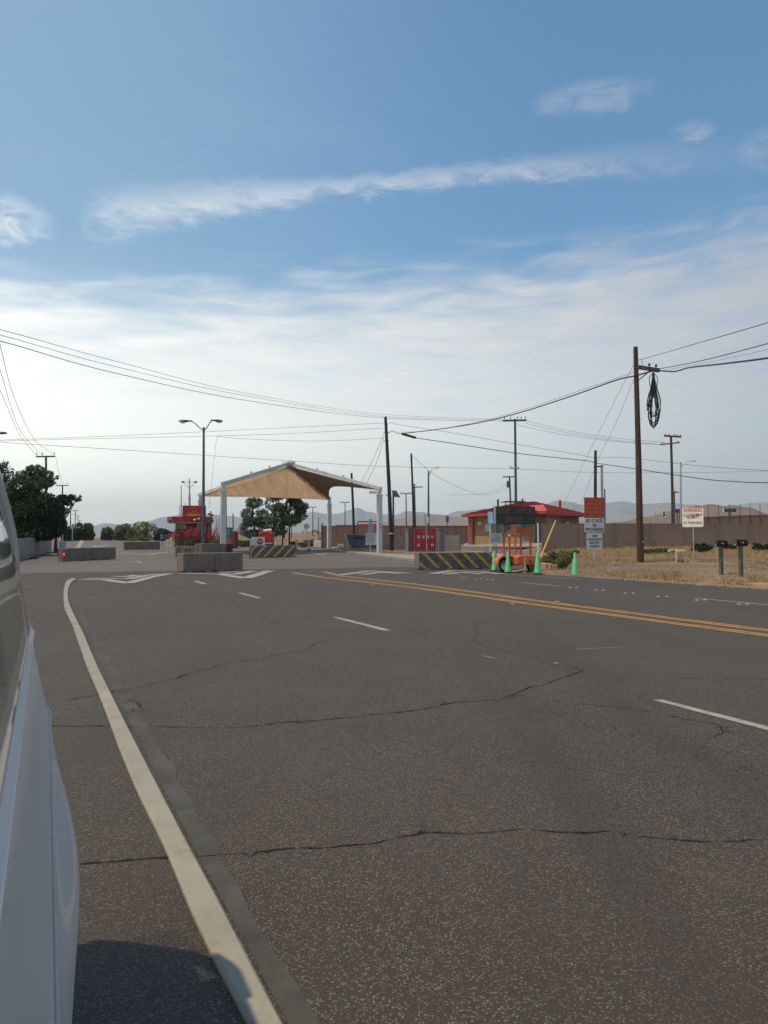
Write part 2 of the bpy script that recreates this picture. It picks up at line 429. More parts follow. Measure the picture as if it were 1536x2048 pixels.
shade_l = mat_cloth('tan_shade_cloth', (.92, .80, .64), .50)  # canopy panels with the sun behind, that glow put into the colour
shade_d = mat_cloth('brown_shade_cloth', (.40, .31, .24), .12)  # same canopy cloth, darkened in colour for the panel without backlight
teal = mat('teal_door', (.02, .16, .14), .5, .1)
darkglass = mat('dark_window', (.015, .02, .025), .12, .1, spec=.8)
mirror_m = mat('mirror_glass', (.9, .9, .9), .03, .01, metal=1.0)
led_m = mat('dark_display', (.020, .028, .034), .5, .15, 3)
leaf_dark = mat_leaf('dark_leaves', (.012, .026, .014), (.045, .070, .030))
leaf_mid = mat_leaf('mid_leaves', (.045, .065, .030), (.12, .14, .07))
leaf_olive = mat_leaf('olive_leaves', (.12, .14, .05), (.26, .26, .11))
leaf_hedge = mat_leaf('hedge_leaves', (.035, .075, .016), (.090, .160, .035), 1.5)
leaf_yg = mat_leaf('yellow_green_leaves', (.10, .13, .03), (.20, .22, .06))
leaf_red = mat_leaf('red_flower_twigs', (.30, .045, .05), (.45, .10, .09), 2)
leaf_dry = mat_leaf('dry_brush', (.13, .085, .045), (.27, .185, .09), 1)
straw = mat_leaf('straw_grass', (.27, .19, .085), (.44, .33, .17), .6)
bark = mat('bark', (.075, .055, .045), .9, .25, 4, .5, 20)
van_w = mat('van_paint', (.56, .56, .555), .38, .01, 2, coat=.22)
glass = mat_glass('car_glass', (.9, .93, .93))
highlight_m = mat('bright_trim', (.80, .82, .85), .35, .02, coat=.6)  # paler than the van paint, painted highlight of the window sill


# ------------------------------------------------------------------ mesh helpers
class MB:
    def __init__(s): s.v = []; s.f = []
    def quad(s, a, b, c, d):
        i = len(s.v); s.v += [tuple(a), tuple(b), tuple(c), tuple(d)]; s.f.append((i, i + 1, i + 2, i + 3)); return s
    def poly(s, pts):
        i = len(s.v); s.v += [tuple(p) for p in pts]; s.f.append(tuple(range(i, i + len(pts)))); return s
    def box(s, x0, x1, y0, y1, z0, z1):
        i = len(s.v)
        s.v += [(x0, y0, z0), (x1, y0, z0), (x1, y1, z0), (x0, y1, z0), (x0, y0, z1), (x1, y0, z1), (x1, y1, z1), (x0, y1, z1)]
        s.f += [(i + a, i + b, i + c, i + d) for a, b, c, d in ((0, 3, 2, 1), (4, 5, 6, 7), (0, 1, 5, 4), (1, 2, 6, 5), (2, 3, 7, 6), (3, 0, 4, 7))]
        return s
    def prism(s, pts, y0, y1):
        """polygon in x,z (seen from -y counter-clockwise) extruded along y"""
        n = len(pts); i = len(s.v)
        s.v += [(x, y0, z) for x, z in pts] + [(x, y1, z) for x, z in pts]
        s.f.append(tuple(i + k for k in range(n))); s.f.append(tuple(i + n + k for k in reversed(range(n))))
        for k in range(n): s.f.append((i + k, i + n + k, i + n + (k + 1) % n, i + (k + 1) % n))
        return s
    def slab(s, pts, z0, z1):
        """polygon in x,y extruded in z (z may be callables)"""
        n = len(pts); i = len(s.v)
        a = z0 if callable(z0) else (lambda x, y: z0); b = z1 if callable(z1) else (lambda x, y: z1)
        s.v += [(x, y, a(x, y)) for x, y in pts] + [(x, y, b(x, y)) for x, y in pts]
        s.f.append(tuple(i + k for k in reversed(range(n)))); s.f.append(tuple(i + n + k for k in range(n)))
        for k in range(n): s.f.append((i + k, i + (k + 1) % n, i + n + (k + 1) % n, i + n + k))
        return s
    def tube(s, pts, r, n=8, cap=True):
        pts = [Vector(p) for p in pts]; m = len(pts); rr = r if isinstance(r, (list, tuple)) else [r] * m
        i = len(s.v); up = None
        for k, p in enumerate(pts):
            t = (pts[min(k + 1, m - 1)] - pts[max(k - 1, 0)]).normalized()
            ref = Vector((0, 0, 1)) if abs(t.z) < .9 else Vector((1, 0, 0))
            if up is None: a = t.cross(ref).normalized()
            else: a = (up - t * up.dot(t)).normalized()
            up = a; b = t.cross(a)
            for j in range(n):
                an = 2 * math.pi * j / n + math.pi / n
                s.v.append(tuple(p + (a * math.cos(an) + b * math.sin(an)) * rr[k]))
        for k in range(m - 1):
            for j in range(n):
                s.f.append((i + k * n + j, i + k * n + (j + 1) % n, i + (k + 1) * n + (j + 1) % n, i + (k + 1) * n + j))
        if cap:
            s.f.append(tuple(i + j for j in reversed(range(n)))); s.f.append(tuple(i + (m - 1) * n + j for j in range(n)))
        return s
    def beam(s, a, b, wd, ht):
        """rectangular beam from a to b"""
        a, b = Vector(a), Vector(b); t = (b - a).normalized(); sd_ = t.cross(Vector((0, 0, 1)))
        if sd_.length < 1e-4: sd_ = Vector((1, 0, 0))
        sd_.normalize(); u = sd_.cross(t); i = len(s.v)
        for p in (a, b):
            for x, y in ((-1, -1), (1, -1), (1, 1), (-1, 1)): s.v.append(tuple(p + sd_ * x * wd / 2 + u * y * ht / 2))
        s.f += [(i, i + 1, i + 2, i + 3), (i + 7, i + 6, i + 5, i + 4)]
        for k in range(4): s.f.append((i + k, i + 4 + k, i + 4 + (k + 1) % 4, i + (k + 1) % 4))
        return s
    def ball(s, c, rx, ry, rz, nu=12, nv=8):
        i = len(s.v)
        for a in range(nv + 1):
            th = math.pi * a / nv
            for b in range(nu):
                ph = 2 * math.pi * b / nu
                s.v.append((c[0] + rx * math.sin(th) * math.cos(ph), c[1] + ry * math.sin(th) * math.sin(ph), c[2] + rz * math.cos(th)))
        for a in range(nv):
            for b in range(nu):
                s.f.append((i + a * nu + b, i + (a + 1) * nu + b, i + (a + 1) * nu + (b + 1) % nu, i + a * nu + (b + 1) % nu))
        return s
    def lathe(s, prof, n=24, c=(0, 0)):
        i = len(s.v); m = len(prof)
        for r, z in prof:
            for j in range(n):
                a = 2 * math.pi * j / n; s.v.append((c[0] + r * math.cos(a), c[1] + r * math.sin(a), z))
        for k in range(m - 1):
            for j in range(n): s.f.append((i + k * n + j, i + k * n + (j + 1) % n, i + (k + 1) * n + (j + 1) % n, i + (k + 1) * n + j))
        return s
    def build(s, name, m, parent=None, smooth=False, bevel=0, loc=None, rot=0, fix=True):
        me = bpy.data.meshes.new(name); me.from_pydata(s.v, [], s.f)
        if fix:
            bm = bmesh.new(); bm.from_mesh(me)
            if smooth: bmesh.ops.remove_doubles(bm, verts=bm.verts, dist=1e-5)
            bmesh.ops.recalc_face_normals(bm, faces=bm.faces); bm.to_mesh(me); bm.free()
        if smooth:
            for p in me.polygons: p.use_smooth = True
        o = bpy.data.objects.new(name, me); COL.objects.link(o)
        if m: me.materials.append(m)
        if parent: o.parent = parent
        if loc is not None: o.location = loc
        if rot: o.rotation_euler = (0, 0, rot)
        if bevel:
            b = o.modifiers.new('bevel', 'BEVEL'); b.width = bevel; b.segments = 2; b.limit_method = 'ANGLE'
        return o


def tag(o, label, cat, group=None, kind=None):
    if label: o['label'] = label
    if cat: o['category'] = cat
    if group: o['group'] = group
    if kind: o['kind'] = kind
    return o


def thing(name, label, cat, loc, rot=0.0, group=None):
    o = bpy.data.objects.new(name, None); COL.objects.link(o); o.empty_display_size = .2
    o.location = loc; o.rotation_euler = (0, 0, rot)
    return tag(o, label, cat, group)


def struct(o): o['kind'] = 'structure'; return o


def dup(root, loc=None, rot=None, label=None, scale=None):
    r = root.copy(); COL.objects.link(r)
    if loc is not None: r.location = loc
    if rot is not None: r.rotation_euler = (0, 0, rot)
    if scale is not None: r.scale = (scale,) * 3
    if label: r['label'] = label
    for ch in list(root.children):
        c = ch.copy(); COL.objects.link(c); c.parent = r
        for g in ch.children:
            d = g.copy(); COL.objects.link(d); d.parent = c
    return r


def text(body, size, m, parent, x, y, z, name='lettering', align='CENTER', width=None, bold=0.0, rz=0.0):
    """text standing upright in the local x/z plane, facing -y"""
    cu = bpy.data.curves.new('txt', 'FONT'); cu.body = body; cu.size = size; cu.align_x = align; cu.align_y = 'CENTER'
    cu.extrude = .002; cu.offset = bold; cu.resolution_u = 2
    tmp = bpy.data.objects.new('txt', cu); COL.objects.link(tmp)
    bpy.context.view_layer.update()
    me = bpy.data.meshes.new_from_object(tmp.evaluated_get(bpy.context.evaluated_depsgraph_get()))
    bpy.data.objects.remove(tmp)
    xs = [v.co.x for v in me.vertices]; wd = max(xs) - min(xs); k = (width / wd) if width else 1.0
    me.transform(Matrix(((k, 0, 0, 0), (0, 0, -1, 0), (0, 1, 0, 0), (0, 0, 0, 1))))
    me.materials.clear(); me.materials.append(m)
    o = bpy.data.objects.new(name, me); COL.objects.link(o); o.parent = parent; o.location = (x, y, z)
    return o


# ------------------------------------------------------------------ ground and roads
def frange(a, b, n): return [a + (b - a) * i / n for i in range(n + 1)]


def build_ground():
    ys = frange(-30, 18, 12)[:-1] + frange(18, 70, 130)[:-1] + frange(70, 160, 60)[:-1]
    y = 160.0
    while y < 9000: ys.append(y); y *= 1.12
    mb = MB(); rows = []
    for y in ys:
        row = []
        if y < 70: xs = frange(-150, -40, 10)[:-1] + frange(-40, 2, 14)[:-1] + frange(2, 50, 160)[:-1] + frange(50, 150, 10)
        else:
            k = max(1.0, y / 70); xs = [x * k for x in (frange(-150, -40, 10)[:-1] + frange(-40, 2, 14)[:-1] + frange(2, 50, 160)[:-1] + frange(50, 150, 10))]
        for x in xs:
            mb.v.append((x, y, gh(x, y) - (.03 if edge_d(x, y) < 0 or y > 33 else 0) - (.05 if y > 60 else 0))); row.append(len(mb.v) - 1)
        rows.append(row)
    for a, b in zip(rows, rows[1:]):
        for i in range(len(a) - 1): mb.f.append((a[i], a[i + 1], b[i + 1], b[i]))
    return struct(mb.build('ground', dirt, smooth=True))


build_ground()
XL = [(-30, -60), (40, -60), (46, -34), (60, -30), (75, -36), (95, -46), (150, -70), (175, -85)]
XR = [(-30, 37.6), (22.2, 11.15), (34, 5.05), (37, 6.5), (42, 8.7), (50, 11.5), (62, 14.5), (74, 18), (84, 21), (84.2, -8), (100, -18), (120, -32), (150, -51), (175, -66)]


def interp(T, y):
    for (a, va), (b, vb) in zip(T, T[1:]):
        if a <= y <= b: return va + (vb - va) * (y - a) / (b - a)
    return T[-1][1]


def build_road():
    ys = sorted(set([t[0] for t in XR] + [t[0] for t in XL] + frange(-30, 30, 20) + frange(30, 50, 40) + frange(50, 84, 34) + frange(84.2, 175, 60)))
    mb = MB(); rows = []
    for y in ys:
        l, r = interp(XL, y), interp(XR, y); row = []
        for i in range(25):
            x = l + (r - l) * i / 24
            zz = ramp(x, y) + (.0 if y < 60 else 0.0)
            mb.v.append((x, y, zz)); row.append(len(mb.v) - 1)
        rows.append(row)
    for a, b in zip(rows, rows[1:]):
        for i in range(24): mb.f.append((a[i], a[i + 1], b[i + 1], b[i]))
    return struct(mb.build('road', asphalt, smooth=True))


build_road()


def zr(x, y): return ramp(x, y)


def strip(pts, wd, lift, mb=None, jag=0.0, wf=None):
    """flat painted strip following ground points (Vectors)"""
    mb = mb or MB(); n = len(pts); L = []; Rr = []
    for k, p in enumerate(pts):
        t = (pts[min(k + 1, n - 1)] - pts[max(k - 1, 0)]); t.z = 0; t.normalize(); nn = Vector((-t.y, t.x, 0))
        hw = (wf(k / (n - 1)) if wf else wd) / 2 * (1 + jag * random.uniform(-1, 1))
        for side, arr in ((1, L), (-1, Rr)):
            q = p + nn * hw * side; arr.append((q.x, q.y, zr(q.x, q.y) + lift))
    for k in range(n - 1): mb.quad(Rr[k], Rr[k + 1], L[k + 1], L[k])
    return mb


def gp(px, py):                     # road-plane point
    d = ray(px, py); o = Vector((0, 0, CAMZ)); t = -CAMZ / d.z if d.z < 0 else 1000
    p = o + d * t
    for _ in range(30):
        t = (zr(p.x, p.y) - CAMZ) / d.z; t = max(1, min(t, 400)); p = p * .5 + (o + d * t) * .5
    return Vector((p.x, p.y, zr(p.x, p.y)))


def subdiv(pts, step, jit=0.0, smooth=0):
    out_ = []
    for a, b in zip(pts, pts[1:]):
        n = max(1, int((b - a).length / step))
        for i in range(n):
            out_.append(a.lerp(b, i / n))
    out_.append(pts[-1])
    if jit:
        o2 = []
        for k, p in enumerate(out_):
            q = p + Vector((noise.noise(p * 3.1) * 1.2 + noise.noise(p * 11.3), noise.noise(p * 3.7 + Vector((9, 4, 1))) * 1.2 + noise.noise(p * 12.9 + Vector((3, 7, 2))), 0)) * jit
            o2.append(q)
        out_ = o2
    return out_


LIFT = .004
# dashes
mk = MB()
for q in ([(387, 1162.5), (395, 1162), (416, 1168), (404, 1168.3)], [(474, 1186), (485, 1186), (523, 1196), (514, 1196.7)],
          [(664, 1234.6), (676, 1234.6), (784, 1261), (768, 1262)], [(1305.6, 1400.5), (1325, 1400), (1640, 1480), (1640, 1489)]):
    pts = [gp(*p) for p in q]; mk.poly([(p.x, p.y, LIFT) for p in pts])
for q, wd in (([(1042, 1165), (1123, 1173)], .10), ([(1000, 1146.5), (1036, 1150), (1160, 1159)], .09), ([(1386, 1196), (1560, 1212)], .11), ([(1150, 1299), (1250, 1294)], .02),
              ([(968, 1312), (990, 1317)], .02)):
    strip([gp(*p) for p in q], wd, LIFT, mk)
struct(mk.build('lane_markings', paint_w))
# chevrons of the speed humps
mk = MB()
for q, wd in (([(160, 1159), (210, 1160), (256, 1167), (300, 1155.5), (340, 1148)], .42), ([(178, 1156.5), (232, 1158), (256, 1158.5), (290, 1152), (318, 1149)], .40),
              ([(225, 1152.5), (252, 1154), (272, 1150.5)], .35),
              ([(357, 1147), (438, 1148.5), (492, 1157), (539, 1142)], .48), ([(438, 1147.5), (471, 1148.8), (506, 1142.5)], .50), ([(440, 1145.5), (478, 1143)], .4),
              ([(680, 1150), (739, 1142.3), (819, 1146.8)], .42), ([(722, 1149.5), (760, 1145), (800, 1147.5)], .4),
              ([(865, 1147.5), (906, 1141.6), (960, 1144), (1004, 1149)], .44), ([(890, 1148.5), (922, 1145), (965, 1148.5)], .42),
              ([(158, 1090.5), (185, 1091), (195, 1094), (215, 1090), (250, 1090)], .5), ([(232, 1107), (298, 1110), (315, 1107), (342, 1104)], .4),
              ([(240, 1105), (300, 1107.5), (322, 1105)], .3), ([(205, 1127), (275, 1122.5), (282, 1126)], .22), ([(190, 1134), (300, 1133)], .2),
              ([(620, 1105), (640, 1109), (655, 1106)], .3)):
    cp = [gp(*p) for p in q]
    for ci, (ca, cb) in enumerate(zip(cp, cp[1:])):
        cd = (cb - ca); cd.z = 0; cd.normalize(); cn = Vector((-cd.y, cd.x, 0)) * wd / 2; e0, e1 = (0 if ci == 0 else wd * .25), (0 if ci == len(cp) - 2 else wd * .25); lz_ = LIFT * (2 + ci)
        mk.quad(*[(v.x, v.y, zr(v.x, v.y) + lz_) for v in (ca - cd * e0 - cn, cb + cd * e1 - cn, cb + cd * e1 + cn, ca - cd * e0 + cn)])
struct(mk.build('speed_hump_markings', paint_w))
# edge line of the far left lane
mk = MB()
strip(subdiv([gp(p[0], p[1]) for p in ((154, 1098), (160, 1089), (169, 1081.5))], 3), .5, .02, mk)
struct(mk.build('far_edge_line', paint_w))
# yellow lines
mk = MB()
UP = [(648, 1143.5), (682, 1152), (760, 1160.5), (840, 1169.8), (940, 1183.2), (1036, 1196.6), (1136, 1210), (1336, 1236.0), (1536, 1261), (1760, 1289)]
LO = [(585, 1145), (614, 1150), (640, 1154), (700, 1160.5), (840, 1177.0), (940, 1190.8), (1036, 1204.6), (1136, 1218.2), (1336, 1245), (1536, 1271), (1760, 1300)]
for line, offs in ((UP, (.085, -.085)), (LO, (.085, -.085))):
    pts = subdiv([gp(*p) for p in line], .5)
    for o_ in offs:
        pp = []
        for k, p in enumerate(pts):
            t = pts[min(k + 1, len(pts) - 1)] - pts[max(k - 1, 0)]; t.normalize(); pp.append(p + Vector((-t.y, t.x, 0)) * o_)
        strip(pp, .095, LIFT, mk, jag=.10)
struct(mk.build('yellow_line_markings', paint_y))
# cracks
mk = MB()
cracks = [([(160, 1731), (300, 1716), (420, 1714), (540, 1702), (660, 1695), (740, 1691), (800, 1671), (860, 1664), (960, 1666), (1060, 1662), (1150, 1668), (1230, 1663), (1290, 1676), (1400, 1683), (1536, 1678), (1640, 1690)], .014),
          ([(100, 1452), (250, 1453), (360, 1454), (470, 1456), (560, 1446), (640, 1441), (760, 1429), (830, 1421), (870, 1415), (910, 1404), (990, 1400), (1030, 1388), (1060, 1376), (1110, 1362), (1150, 1346), (1166, 1342)], .020),
          ([(108, 1406), (180, 1392), (270, 1377), (350, 1357), (380, 1348), (440, 1331), (500, 1320), (560, 1309), (618, 1300), (625, 1290), (640, 1283), (680, 1276)], .018),
          ([(618, 1300), (700, 1303), (780, 1307), (870, 1304), (950, 1303), (1000, 1301)], .010),
          ([(84, 1275), (200, 1272), (300, 1266), (420, 1257), (520, 1245), (620, 1240), (760, 1230), (880, 1223), (980, 1219), (1100, 1213)], .014),
          ([(1000, 1230), (1030, 1232), (953, 1246), (950, 1256), (958, 1265), (948, 1282), (968, 1292), (1000, 1300), (1060, 1315), (1130, 1330), (1180, 1346), (1260, 1354), (1400, 1358), (1536, 1357), (1620, 1360)], .012),
          ([(1030, 1390), (1110, 1402), (1200, 1412), (1280, 1420), (1360, 1436), (1440, 1450), (1446, 1466), (1430, 1476)], .012),
          ([(1036, 1234), (1100, 1226), (1200, 1221), (1260, 1215)], .010), ([(345, 1170), (420, 1190), (500, 1222), (560, 1250)], .016),
          ([(245, 1400), (270, 1404), (279, 1412), (262, 1424)], .012), ([(690, 1205), (722, 1212), (735, 1214), (716, 1222)], .012)]
for q, wd in cracks:
    pts = subdiv([gp(*p) for p in q], .05 if q[0][1] > 1300 else .12, jit=.022)
    ph = random.uniform(0, 9)
    strip(pts, wd * 1.0, LIFT, mk, jag=.6, wf=lambda t, wd=wd * 1.12, ph=ph: wd * (.25 + .75 * abs(noise.noise(Vector((t * 40, ph, 0)))) * 1.9))
for q, wd in cracks:
    pts = [gp(*p) for p in q]
    for _ in range(5):
        i = random.randrange(len(pts) - 1); p0 = pts[i].lerp(pts[i + 1], random.random()); a = random.uniform(0, 6.28); L_ = random.uniform(.05, .16) * (1 + p0.y * .03)
        pp = [p0 + Vector((math.cos(a + .5 * math.sin(k * 1.7)) * L_ * k / 6, math.sin(a + .5 * math.sin(k * 1.7)) * L_ * k / 6, 0)) for k in range(7)]
        strip(subdiv(pp, .03, jit=.012), wd * .6, LIFT, mk, jag=.5, wf=lambda t, wd=wd: wd * .6 * (1.05 - t))
struct(mk.build('road_cracks', crack_m))
# ravelled paving joint running down to the right, laid as a rough dark strip
mk = MB()
pts = subdiv([gp(*p) for p in ((395, 1172), (470, 1196), (560, 1233), (700, 1278), (800, 1308), (900, 1345), (1010, 1390), (1120, 1428), (1260, 1470), (1400, 1505), (1620, 1560))], .08, jit=.03)
for i in range(len(pts)):
    if True:
        for _ in range(14):
            c = pts[i] + Vector((random.gauss(0, .12), random.gauss(0, .12), 0)); r = random.uniform(.003, .010)
            a0 = random.uniform(0, 6.28); mk.poly([(c.x + r * math.cos(a0 + k * 1.2566) * random.uniform(.5, 1.1), c.y + r * math.sin(a0 + k * 1.2566), LIFT) for k in range(5)])
struct(mk.build('worn_paving_joint', dark_road_m, fix=False))
# dark strips across the far crossing
mk = MB()
for q, wd in (([(60, 1147), (300, 1145.5), (560, 1139), (840, 1137.5), (900, 1137)], .45), ([(60, 1165), (128, 1164)], .35), ([(56, 1151), (200, 1151)], .16),
              ([(470, 1124.5), (700, 1126), (830, 1129)], .35), ([(480, 1132), (760, 1133)], .25)):
    strip(subdiv([gp(*p) for p in q], 1.0, jit=.05), wd, LIFT, mk, jag=.4)
struct(mk.build('tar_seams', dark_road_m))

# left curb strip
LE = [(150, 1157), (138, 1159.5), (131, 1166), (127.5, 1180), (127, 1200), (129, 1218), (136, 1234), (145, 1252), (152, 1272), (173, 1334), (196, 1386), (221, 1451), (238, 1500), (275, 1589), (330, 1700), (383, 1831), (430, 1930), (492, 2048), (560, 2180), (720, 2500)]
RE = [(150, 1161), (144, 1164.5), (140, 1170), (135.5, 1182), (136, 1202), (143, 1221), (152, 1240), (161, 1258), (169, 1274), (195, 1336), (220, 1386), (252, 1451), (277, 1500), (322, 1589), (380, 1702), (437, 1807), (490, 1911), (560, 2048), (633, 2180), (810, 2500)]


def curb_build():
    mb = MB(); H = .028
    def res(E):
        pts = [gp(*p) for p in E]
        out2 = []
        for a, b in zip(pts, pts[1:]):
            n = 6
            for i in range(n): out2.append(a.lerp(b, i / n))
        out2.append(pts[-1])
        for _ in range(3):
            out2 = [out2[0]] + [(out2[k - 1] + out2[k] * 2 + out2[k + 1]) / 4 for k in range(1, len(out2) - 1)] + [out2[-1]]
        return out2
    L, Q = res(LE), res(RE)
    for k in range(len(L) - 1):
        def sec(k):
            l, r = L[k], Q[k]; d = (r - l); w_ = d.length; d.normalize(); b = .012
            return [(l.x, l.y, -.01), (l.x, l.y, H - b), (l.x + d.x * b, l.y + d.y * b, H), (r.x - d.x * b, r.y - d.y * b, H), (r.x, r.y, H - b), (r.x + d.x * .01, r.y + d.y * .01, -.01)]
        a, b = sec(k), sec(k + 1)
        for i in range(5): mb.quad(a[i], a[i + 1], b[i + 1], b[i])
    return tag(mb.build('curb', curb_m), None, None, kind='structure')


curb_build()
mk = MB()
s1 = [(146, 1206), (160, 1235), (176, 1268), (202, 1330), (228, 1384), (262, 1451), (288, 1500), (333, 1589), (391, 1702), (448, 1807), (502, 1911), (575, 2048), (650, 2180), (830, 2500)]
s2 = [(150, 1206), (170, 1235), (190, 1268), (226, 1330), (256, 1384), (294, 1451), (322, 1500), (371, 1589), (434, 1702), (492, 1807), (551, 1911), (637, 2048), (720, 2180), (930, 2500)]
A = subdiv([gp(*p) for p in s1], 9); B = subdiv([gp(*p) for p in s2], 9)
for k in range(min(len(A), len(B)) - 1):
    n = 8
    for i in range(n):
        a0, a1 = A[k].lerp(A[k + 1], i / n), A[k].lerp(A[k + 1], (i + 1) / n); b0, b1 = B[k].lerp(B[k + 1], i / n), B[k].lerp(B[k + 1], (i + 1) / n)
        j0 = noise.noise(b0 * 2.5) * .05; j1 = noise.noise(b1 * 2.5) * .05
        mk.quad((a0.x, a0.y, LIFT), (b0.x + j0, b0.y, LIFT), (b1.x + j1, b1.y, LIFT), (a1.x, a1.y, LIFT))
struct(mk.build('gutter_seal', seal_m))

# right-hand curb, half buried in dirt
mb = MB()
pts = [gp(*p) for p in ((1395, 1162), (1440, 1169), (1536, 1178), (1640, 1188), (1900, 1212))]
pts = subdiv(pts, .6)
for k in range(len(pts) - 1):
    a, b = pts[k], pts[k + 1]; n_ = Vector((.893, .45, 0))
    h0 = .03 + .12 * min(1, k / 6); h1 = .03 + .12 * min(1, (k + 1) / 6); w_ = .38
    q = [[(p.x, p.y, -.01), (p.x + .02, p.y, h - .02), (p.x + n_.x * .03, p.y + n_.y * .03, h), (p.x + n_.x * w_, p.y + n_.y * w_, h + .01), (p.x + n_.x * w_, p.y + n_.y * w_, -.01)] for p, h in ((a, h0), (b, h1))]
    for i in range(4): mb.quad(q[0][i], q[0][i + 1], q[1][i + 1], q[1][i])
struct(mb.build('roadside_curb', pinkcurb))
mb = MB()
for a_, b_ in (((1084, 1134), (1097, 1136)), ((1098, 1135), (1110, 1138))):
    p = G(*a_); q = G(*b_)
    mb.beam((p.x, p.y, p.z + .08), (q.x, q.y, q.z + .06), .25, .26)
struct(mb.build('broken_curb', pinkcurb, bevel=.03))

# island with sidewalk by the monument
isl = [gp(653, 1100), gp(676, 1103.5), gp(700, 1107), (gp(760, 1114)), gp(835, 1123), gp(872, 1126), Vector((7.2, 52, 0)), Vector((9.4, 60, .1)), Vector((8.3, 66, .2)), Vector((1.5, 78, .3)), Vector((-5.4, 80, .4))]
mb = MB(); mb.slab([(p.x, p.y) for p in isl], lambda x, y: -.02 + zr(x, y), lambda x, y: zr(x, y) + .13)
struct(mb.build('sidewalk', curb_m))
isd = [gp(668, 1099), gp(700, 1103), gp(760, 1109), gp(815, 1113), Vector((6.5, 55, 0)), Vector((8.4, 60, .1)), Vector((7.6, 65, .2)), Vector((1.2, 76.5, .3)), Vector((-4.6, 78.6, .4))]
mb = MB(); mb.slab([(p.x, p.y) for p in isd], lambda x, y: zr(x, y), lambda x, y: zr(x, y) + .142)
struct(mb.build('island_dirt', dirt))

# ------------------------------------------------------------------ hills and mountains
def ridge(name, m, y, depth, pts, base=-5, rough=.12):
    """ridge seen at depth y; pts = (px, py) silhouette; real relief with front and back slopes"""
    mb = MB(); xs = []
    N = 150
    p0, p1 = pts[0][0], pts[-1][0]
    def sil(px):
        for (a, va), (b, vb) in zip(pts, pts[1:]):
            if a <= px <= b:
                t = (px - a) / (b - a); t = t * t * (3 - 2 * t); return va + (vb - va) * t
        return pts[-1][1]
    rows = []
    K = 14
    for j in range(K + 1):
        v = j / K; row = []
        yy = y - depth * .7 + depth * 1.4 * v
        prof = math.sin(math.pi * v) ** .9
        for i in range(N + 1):
            px = p0 + (p1 - p0) * i / N; x = (px - CX) / F_PX * yy
            top = (zpx(sil(px), y))
            nz = noise.fractal(Vector((x / y * 26, yy / y * 12, y * .01)), .9, 2.1, 5)
            h = top * prof * (1 + rough * nz * (1.6 - 1.0 * prof)) if j not in (0, K) else base
            if v == .5: h = top * (1 + rough * .35 * noise.fractal(Vector((x / y * 60, 0, y * .02)), .8, 2.1, 4))
            mb.v.append((x, yy, max(h, base))); row.append(len(mb.v) - 1)
        rows.append(row)
    for a, b in zip(rows, rows[1:]):
        for i in range(N): mb.f.append((a[i], a[i + 1], b[i + 1], b[i]))
    return struct(mb.build(name, m, smooth=True))


hill_b = mat_hill('brown_hill', (.14, .118, .10), (.185, .155, .13), .004)
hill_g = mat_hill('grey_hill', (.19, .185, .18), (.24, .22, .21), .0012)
hill_f = mat_hill('far_hill', (.23, .27, .31), (.27, .30, .33), .0006)  # far ridges, blue of the haze mixed into the rock colour
ridge('near_hill', hill_b, 900, 300, [(1190, 1050), (1240, 1044), (1290, 1034), (1350, 1022), (1400, 1013), (1425, 1009), (1450, 1012), (1470, 1010), (1490, 1014), (1540, 1028), (1600, 1030), (1700, 1022), (1900, 1040)], rough=.05)
ridge('middle_hill', hill_g, 1900, 500, [(700, 1052), (770, 1044), (800, 1037), (830, 1030), (870, 1029), (930, 1036), (990, 1036), (1060, 1030), (1120, 1040), (1250, 1046)], rough=.06)
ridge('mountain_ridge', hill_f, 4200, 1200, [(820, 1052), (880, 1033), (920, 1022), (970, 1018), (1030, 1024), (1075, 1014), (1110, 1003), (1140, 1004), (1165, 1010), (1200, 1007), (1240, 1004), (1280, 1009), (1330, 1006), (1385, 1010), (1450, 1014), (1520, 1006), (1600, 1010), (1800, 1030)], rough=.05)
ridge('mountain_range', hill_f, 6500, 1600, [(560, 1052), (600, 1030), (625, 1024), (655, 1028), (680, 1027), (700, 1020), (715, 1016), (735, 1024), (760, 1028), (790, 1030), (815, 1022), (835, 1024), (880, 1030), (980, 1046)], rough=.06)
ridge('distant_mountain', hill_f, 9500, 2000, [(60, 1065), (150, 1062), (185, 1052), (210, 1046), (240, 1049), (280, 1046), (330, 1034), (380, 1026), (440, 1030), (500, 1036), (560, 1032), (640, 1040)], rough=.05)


# haze: the air between the camera and the far mountains
hb = MB().box(-14000, 14000, -3000, 13500, -30, 560).build('haze', None)
hm_ = bpy.data.materials.new('haze_air'); hm_.use_nodes = True; ht = NT(hm_.node_tree)
for n in list(ht.n): ht.n.remove(n)
ho = ht.new('ShaderNodeOutputMaterial'); hv = ht.new('ShaderNodeVolumePrincipled')
hv.inputs['Color'].default_value = rgb(.86, .95, 1.0); hv.inputs['Density'].default_value = 1.15e-4; hv.inputs['Anisotropy'].default_value = 0.45
ht.l.new(hv.outputs[0], ho.inputs['Volume']); hb.data.materials.append(hm_)
tag(hb, 'thin pale air haze over the whole valley', 'haze', kind='stuff')

